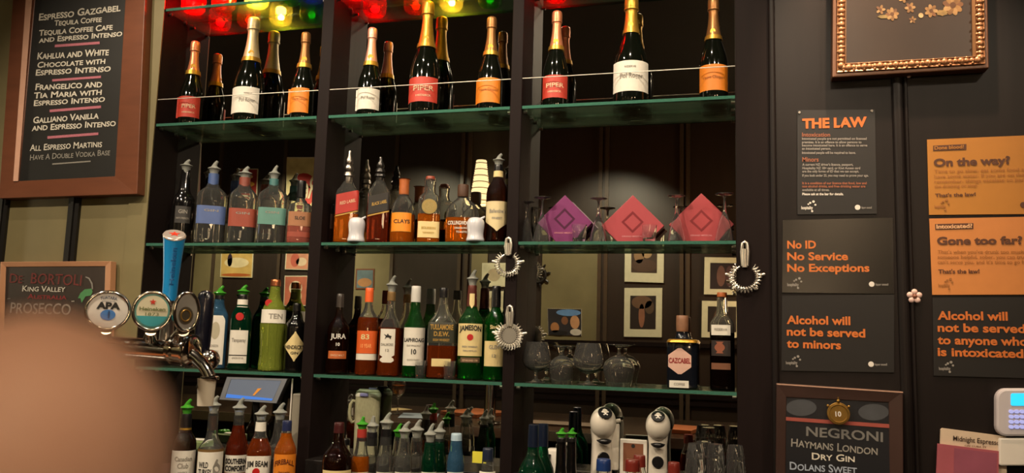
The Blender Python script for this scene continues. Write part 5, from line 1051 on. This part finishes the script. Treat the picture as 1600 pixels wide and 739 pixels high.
MB().prism([(Rx * (-.05 + .6 * math.cos(a * .2618)), -.0036, Rz * (-.2 + .45 * math.sin(a * .2618))) for a in range(24)], (0, .0005, 0)).build('dark_emblem', mat('bronze_black_emblem', '4c4436', .35, .4), fc, False)
MB().tube([(Rx * (-.05 + .38 * math.cos(a * .2618)), -.004, Rz * (-.2 + .28 * math.sin(a * .2618))) for a in range(25)], .0012, 6, False).build('emblem_ring', GB, fc)
# tall blue handle
p = W(265, 463, YT + .03); k = empty('beer_tap', (p.x, YT + .03, zr + .02), 'tall bright blue beer tap handle with a red star on its slanted top', 'beer tap', 'beer taps on the chrome font', math.atan2(-p.x, YT)); zz = lambda y: W(266, y, YT + .03).z - zr - .02
s = 1.45 / F * 1.02; BL = mat('bright_blue_enamel', '1d86c8', .3, noise=.05, coat=.4)
tilt = Matrix.Rotation(.5, 4, 'X')
pr = [(11.5 * s, zz(470)), (12 * s, zz(440)), (14 * s, zz(410)), (17 * s, zz(375)), (18 * s, zz(369))]
mb = MB().lathe(pr, 32, True, True); top_i = len(mb.v) - 32
for i in range(top_i, len(mb.v)): mb.v[i].z += mb.v[i].y * .55
for i in range(top_i - 32, top_i): mb.v[i].z += mb.v[i].y * .55
mb.build('handle', BL, k)
cpm = MB().lathe([(18.2 * s, 0), (18.4 * s, .002), (17 * s, .004)], 32); 
for i, v in enumerate(cpm.v): v.z += zz(369) + v.y * .55
ct = cpm.build('slanted_top', mat('silver_top', 'b8aca4', .25, .5), k)
st = []
for i in range(10):
    r_ = 9 * s if i % 2 == 0 else 3.8 * s; x, y = r_ * math.sin(i * math.pi / 5), r_ * math.cos(i * math.pi / 5); st.append((x, y, zz(369) + .0043 + y * .55))
MB().prism(st, (0, -.0001, .0006)).build('red_star', REDSTAR, ct, False)
g, f = glyphs('Heineken', .02); R2 = 15 * s; z_a, z_b = zz(446), zz(388)
def onh(x, yy):
    z = z_a + (z_b - z_a) * x; r_ = (12.5 + 3.8 * x) * s + .0006; th = -math.pi / 2 + (.35 - yy * .55) * 1.0; return (r_ * math.cos(th), r_ * math.sin(th), z)
MB().add([onh(x, yy) for x, yy in g], f).build('lettering', mat('deep_blue_ink', '0c5490', .4), k, False)
MB().tube([(0, 0, zz(470)), (0, 0, zz(490)), (0, 0, zz(531))], [.014, .011, .013], 18).build('stem', STEEL, k)
# navy-black handle seen from behind
p = W(319, 500, YT + .09); k = empty('beer_tap', (p.x, YT + .09, W(319, 551, YT + .09).z), 'black round-topped beer tap handle beside the gin bottles', 'beer tap', 'beer taps on the chrome font', math.atan2(-p.x, YT)); zk = lambda y: W(319, y, YT + .09).z - W(319, 551, YT + .09).z
MB().lathe([(11 * s, zk(552)), (13 * s, zk(540)), (14.5 * s, zk(500)), (14.5 * s, zk(470)), (12.5 * s, zk(460)), (8 * s, zk(455)), (2 * s, zk(453.5))], 28, ratio=.8).build('handle', mat('navy_black_enamel', '12131f', .25, coat=.4), k)
MB().ball((-2 * s, -12 * s, zk(459)), 2.5 * s).build('rivet', BLACKPL, k)
c0 = Vector((6 * s, -.004, zk(552)))
MB().tube([c0 + Vector((-.0, 0, .0)), c0 + Vector((.004, 0, -.02))], [.012, .017], 20).ball(c0 + Vector((.008, -.004, -.012)), .02, 18, 12).tube([c0 + Vector((-.01, 0, -.02)), c0 + Vector((-.06, -.01, -.016))], .009).build('collar', CHROME, k)
# the tap body at the end of the rail, with its spout and white cup
p = W(305, 549, YT + .01); k = empty('tap_spout', p, 'chrome tap body with curved spout at the end of the font rail', 'tap'); o_ = p
pl = lambda x, y, Y=YT + .01: W(x, y, Y) - o_
MB().tube([pl(268, 545), pl(270, 545), pl(300, 549), pl(303, 549)], [.024, .027, .027, .022], 28).tube([pl(276, 546), pl(280, 546.5)], .031, 28).tube([pl(296, 548.5), pl(299, 549)], .031, 28).build('barrel', CHROME, k)
MB().tube([pl(297, 553), pl(308, 560), pl(318, 571), pl(325, 582), pl(328, 590)], [.013, .0125, .0115, .011, .011], 20).build('spout', CHROME, k)
MB().disc(pl(328, 588), (0, 0, -1), .017, .006, 24).build('spout_ring', CHROME, k)
p = W(322, 612, YT + .01); k = empty('white_cup', p, 'white tapered cover hanging on the chrome tap spout', 'cup'); hz = W(322, 591, YT + .01).z - p.z; lz = W(322, 634, YT + .01).z - p.z
MB().lathe([(12 * s, lz), (14.5 * s, hz), (13.5 * s, hz), (11 * s, lz + .004)], 32, False, False).disc((0, 0, lz), (0, 0, 1), 12 * s, .003).build('cover', mat('matt_white_plastic', 'd4cbb8', .5), k)
MB().disc((-9.5 * s, -9.5 * s, (hz + lz) / 2 + .01), (-.7, -.7, 0), 2 * s, .002).build('dot', INK, k)

# ================================================================ fingertip close to the camera
dd = .056
def near(px, py, d=dd): return CAM + ray(px, py) * d
SKIN = mat('skin', 'dfb4a2', .5, noise=.1, scale=120, bump=.2)
base = near(40, 1050, .07)
k = empty('fingertip', base, 'blurred fingertip close to the lens at the lower left', 'finger')
pth = [near(x, y, d) - base for x, y, d in ((-160, 1780, .085), (-90, 1480, .078), (0, 1080, .07), (30, 880, .063), (36, 770, .058), (43, 700, .056), (46, 650, .056), (48, 612, .056), (49, 584, .0562), (50, 564, .0566), (50, 553, .057), (50, 549, .0572))]
u_ = dd / F
rads = [225 * u_, 240 * u_, 245 * u_, 240 * u_, 226 * u_, 216 * u_, 206 * u_, 190 * u_, 168 * u_, 136 * u_, 95 * u_, 30 * u_]
fb = MB().tube(pth, rads, 36).build('finger', SKIN, k)
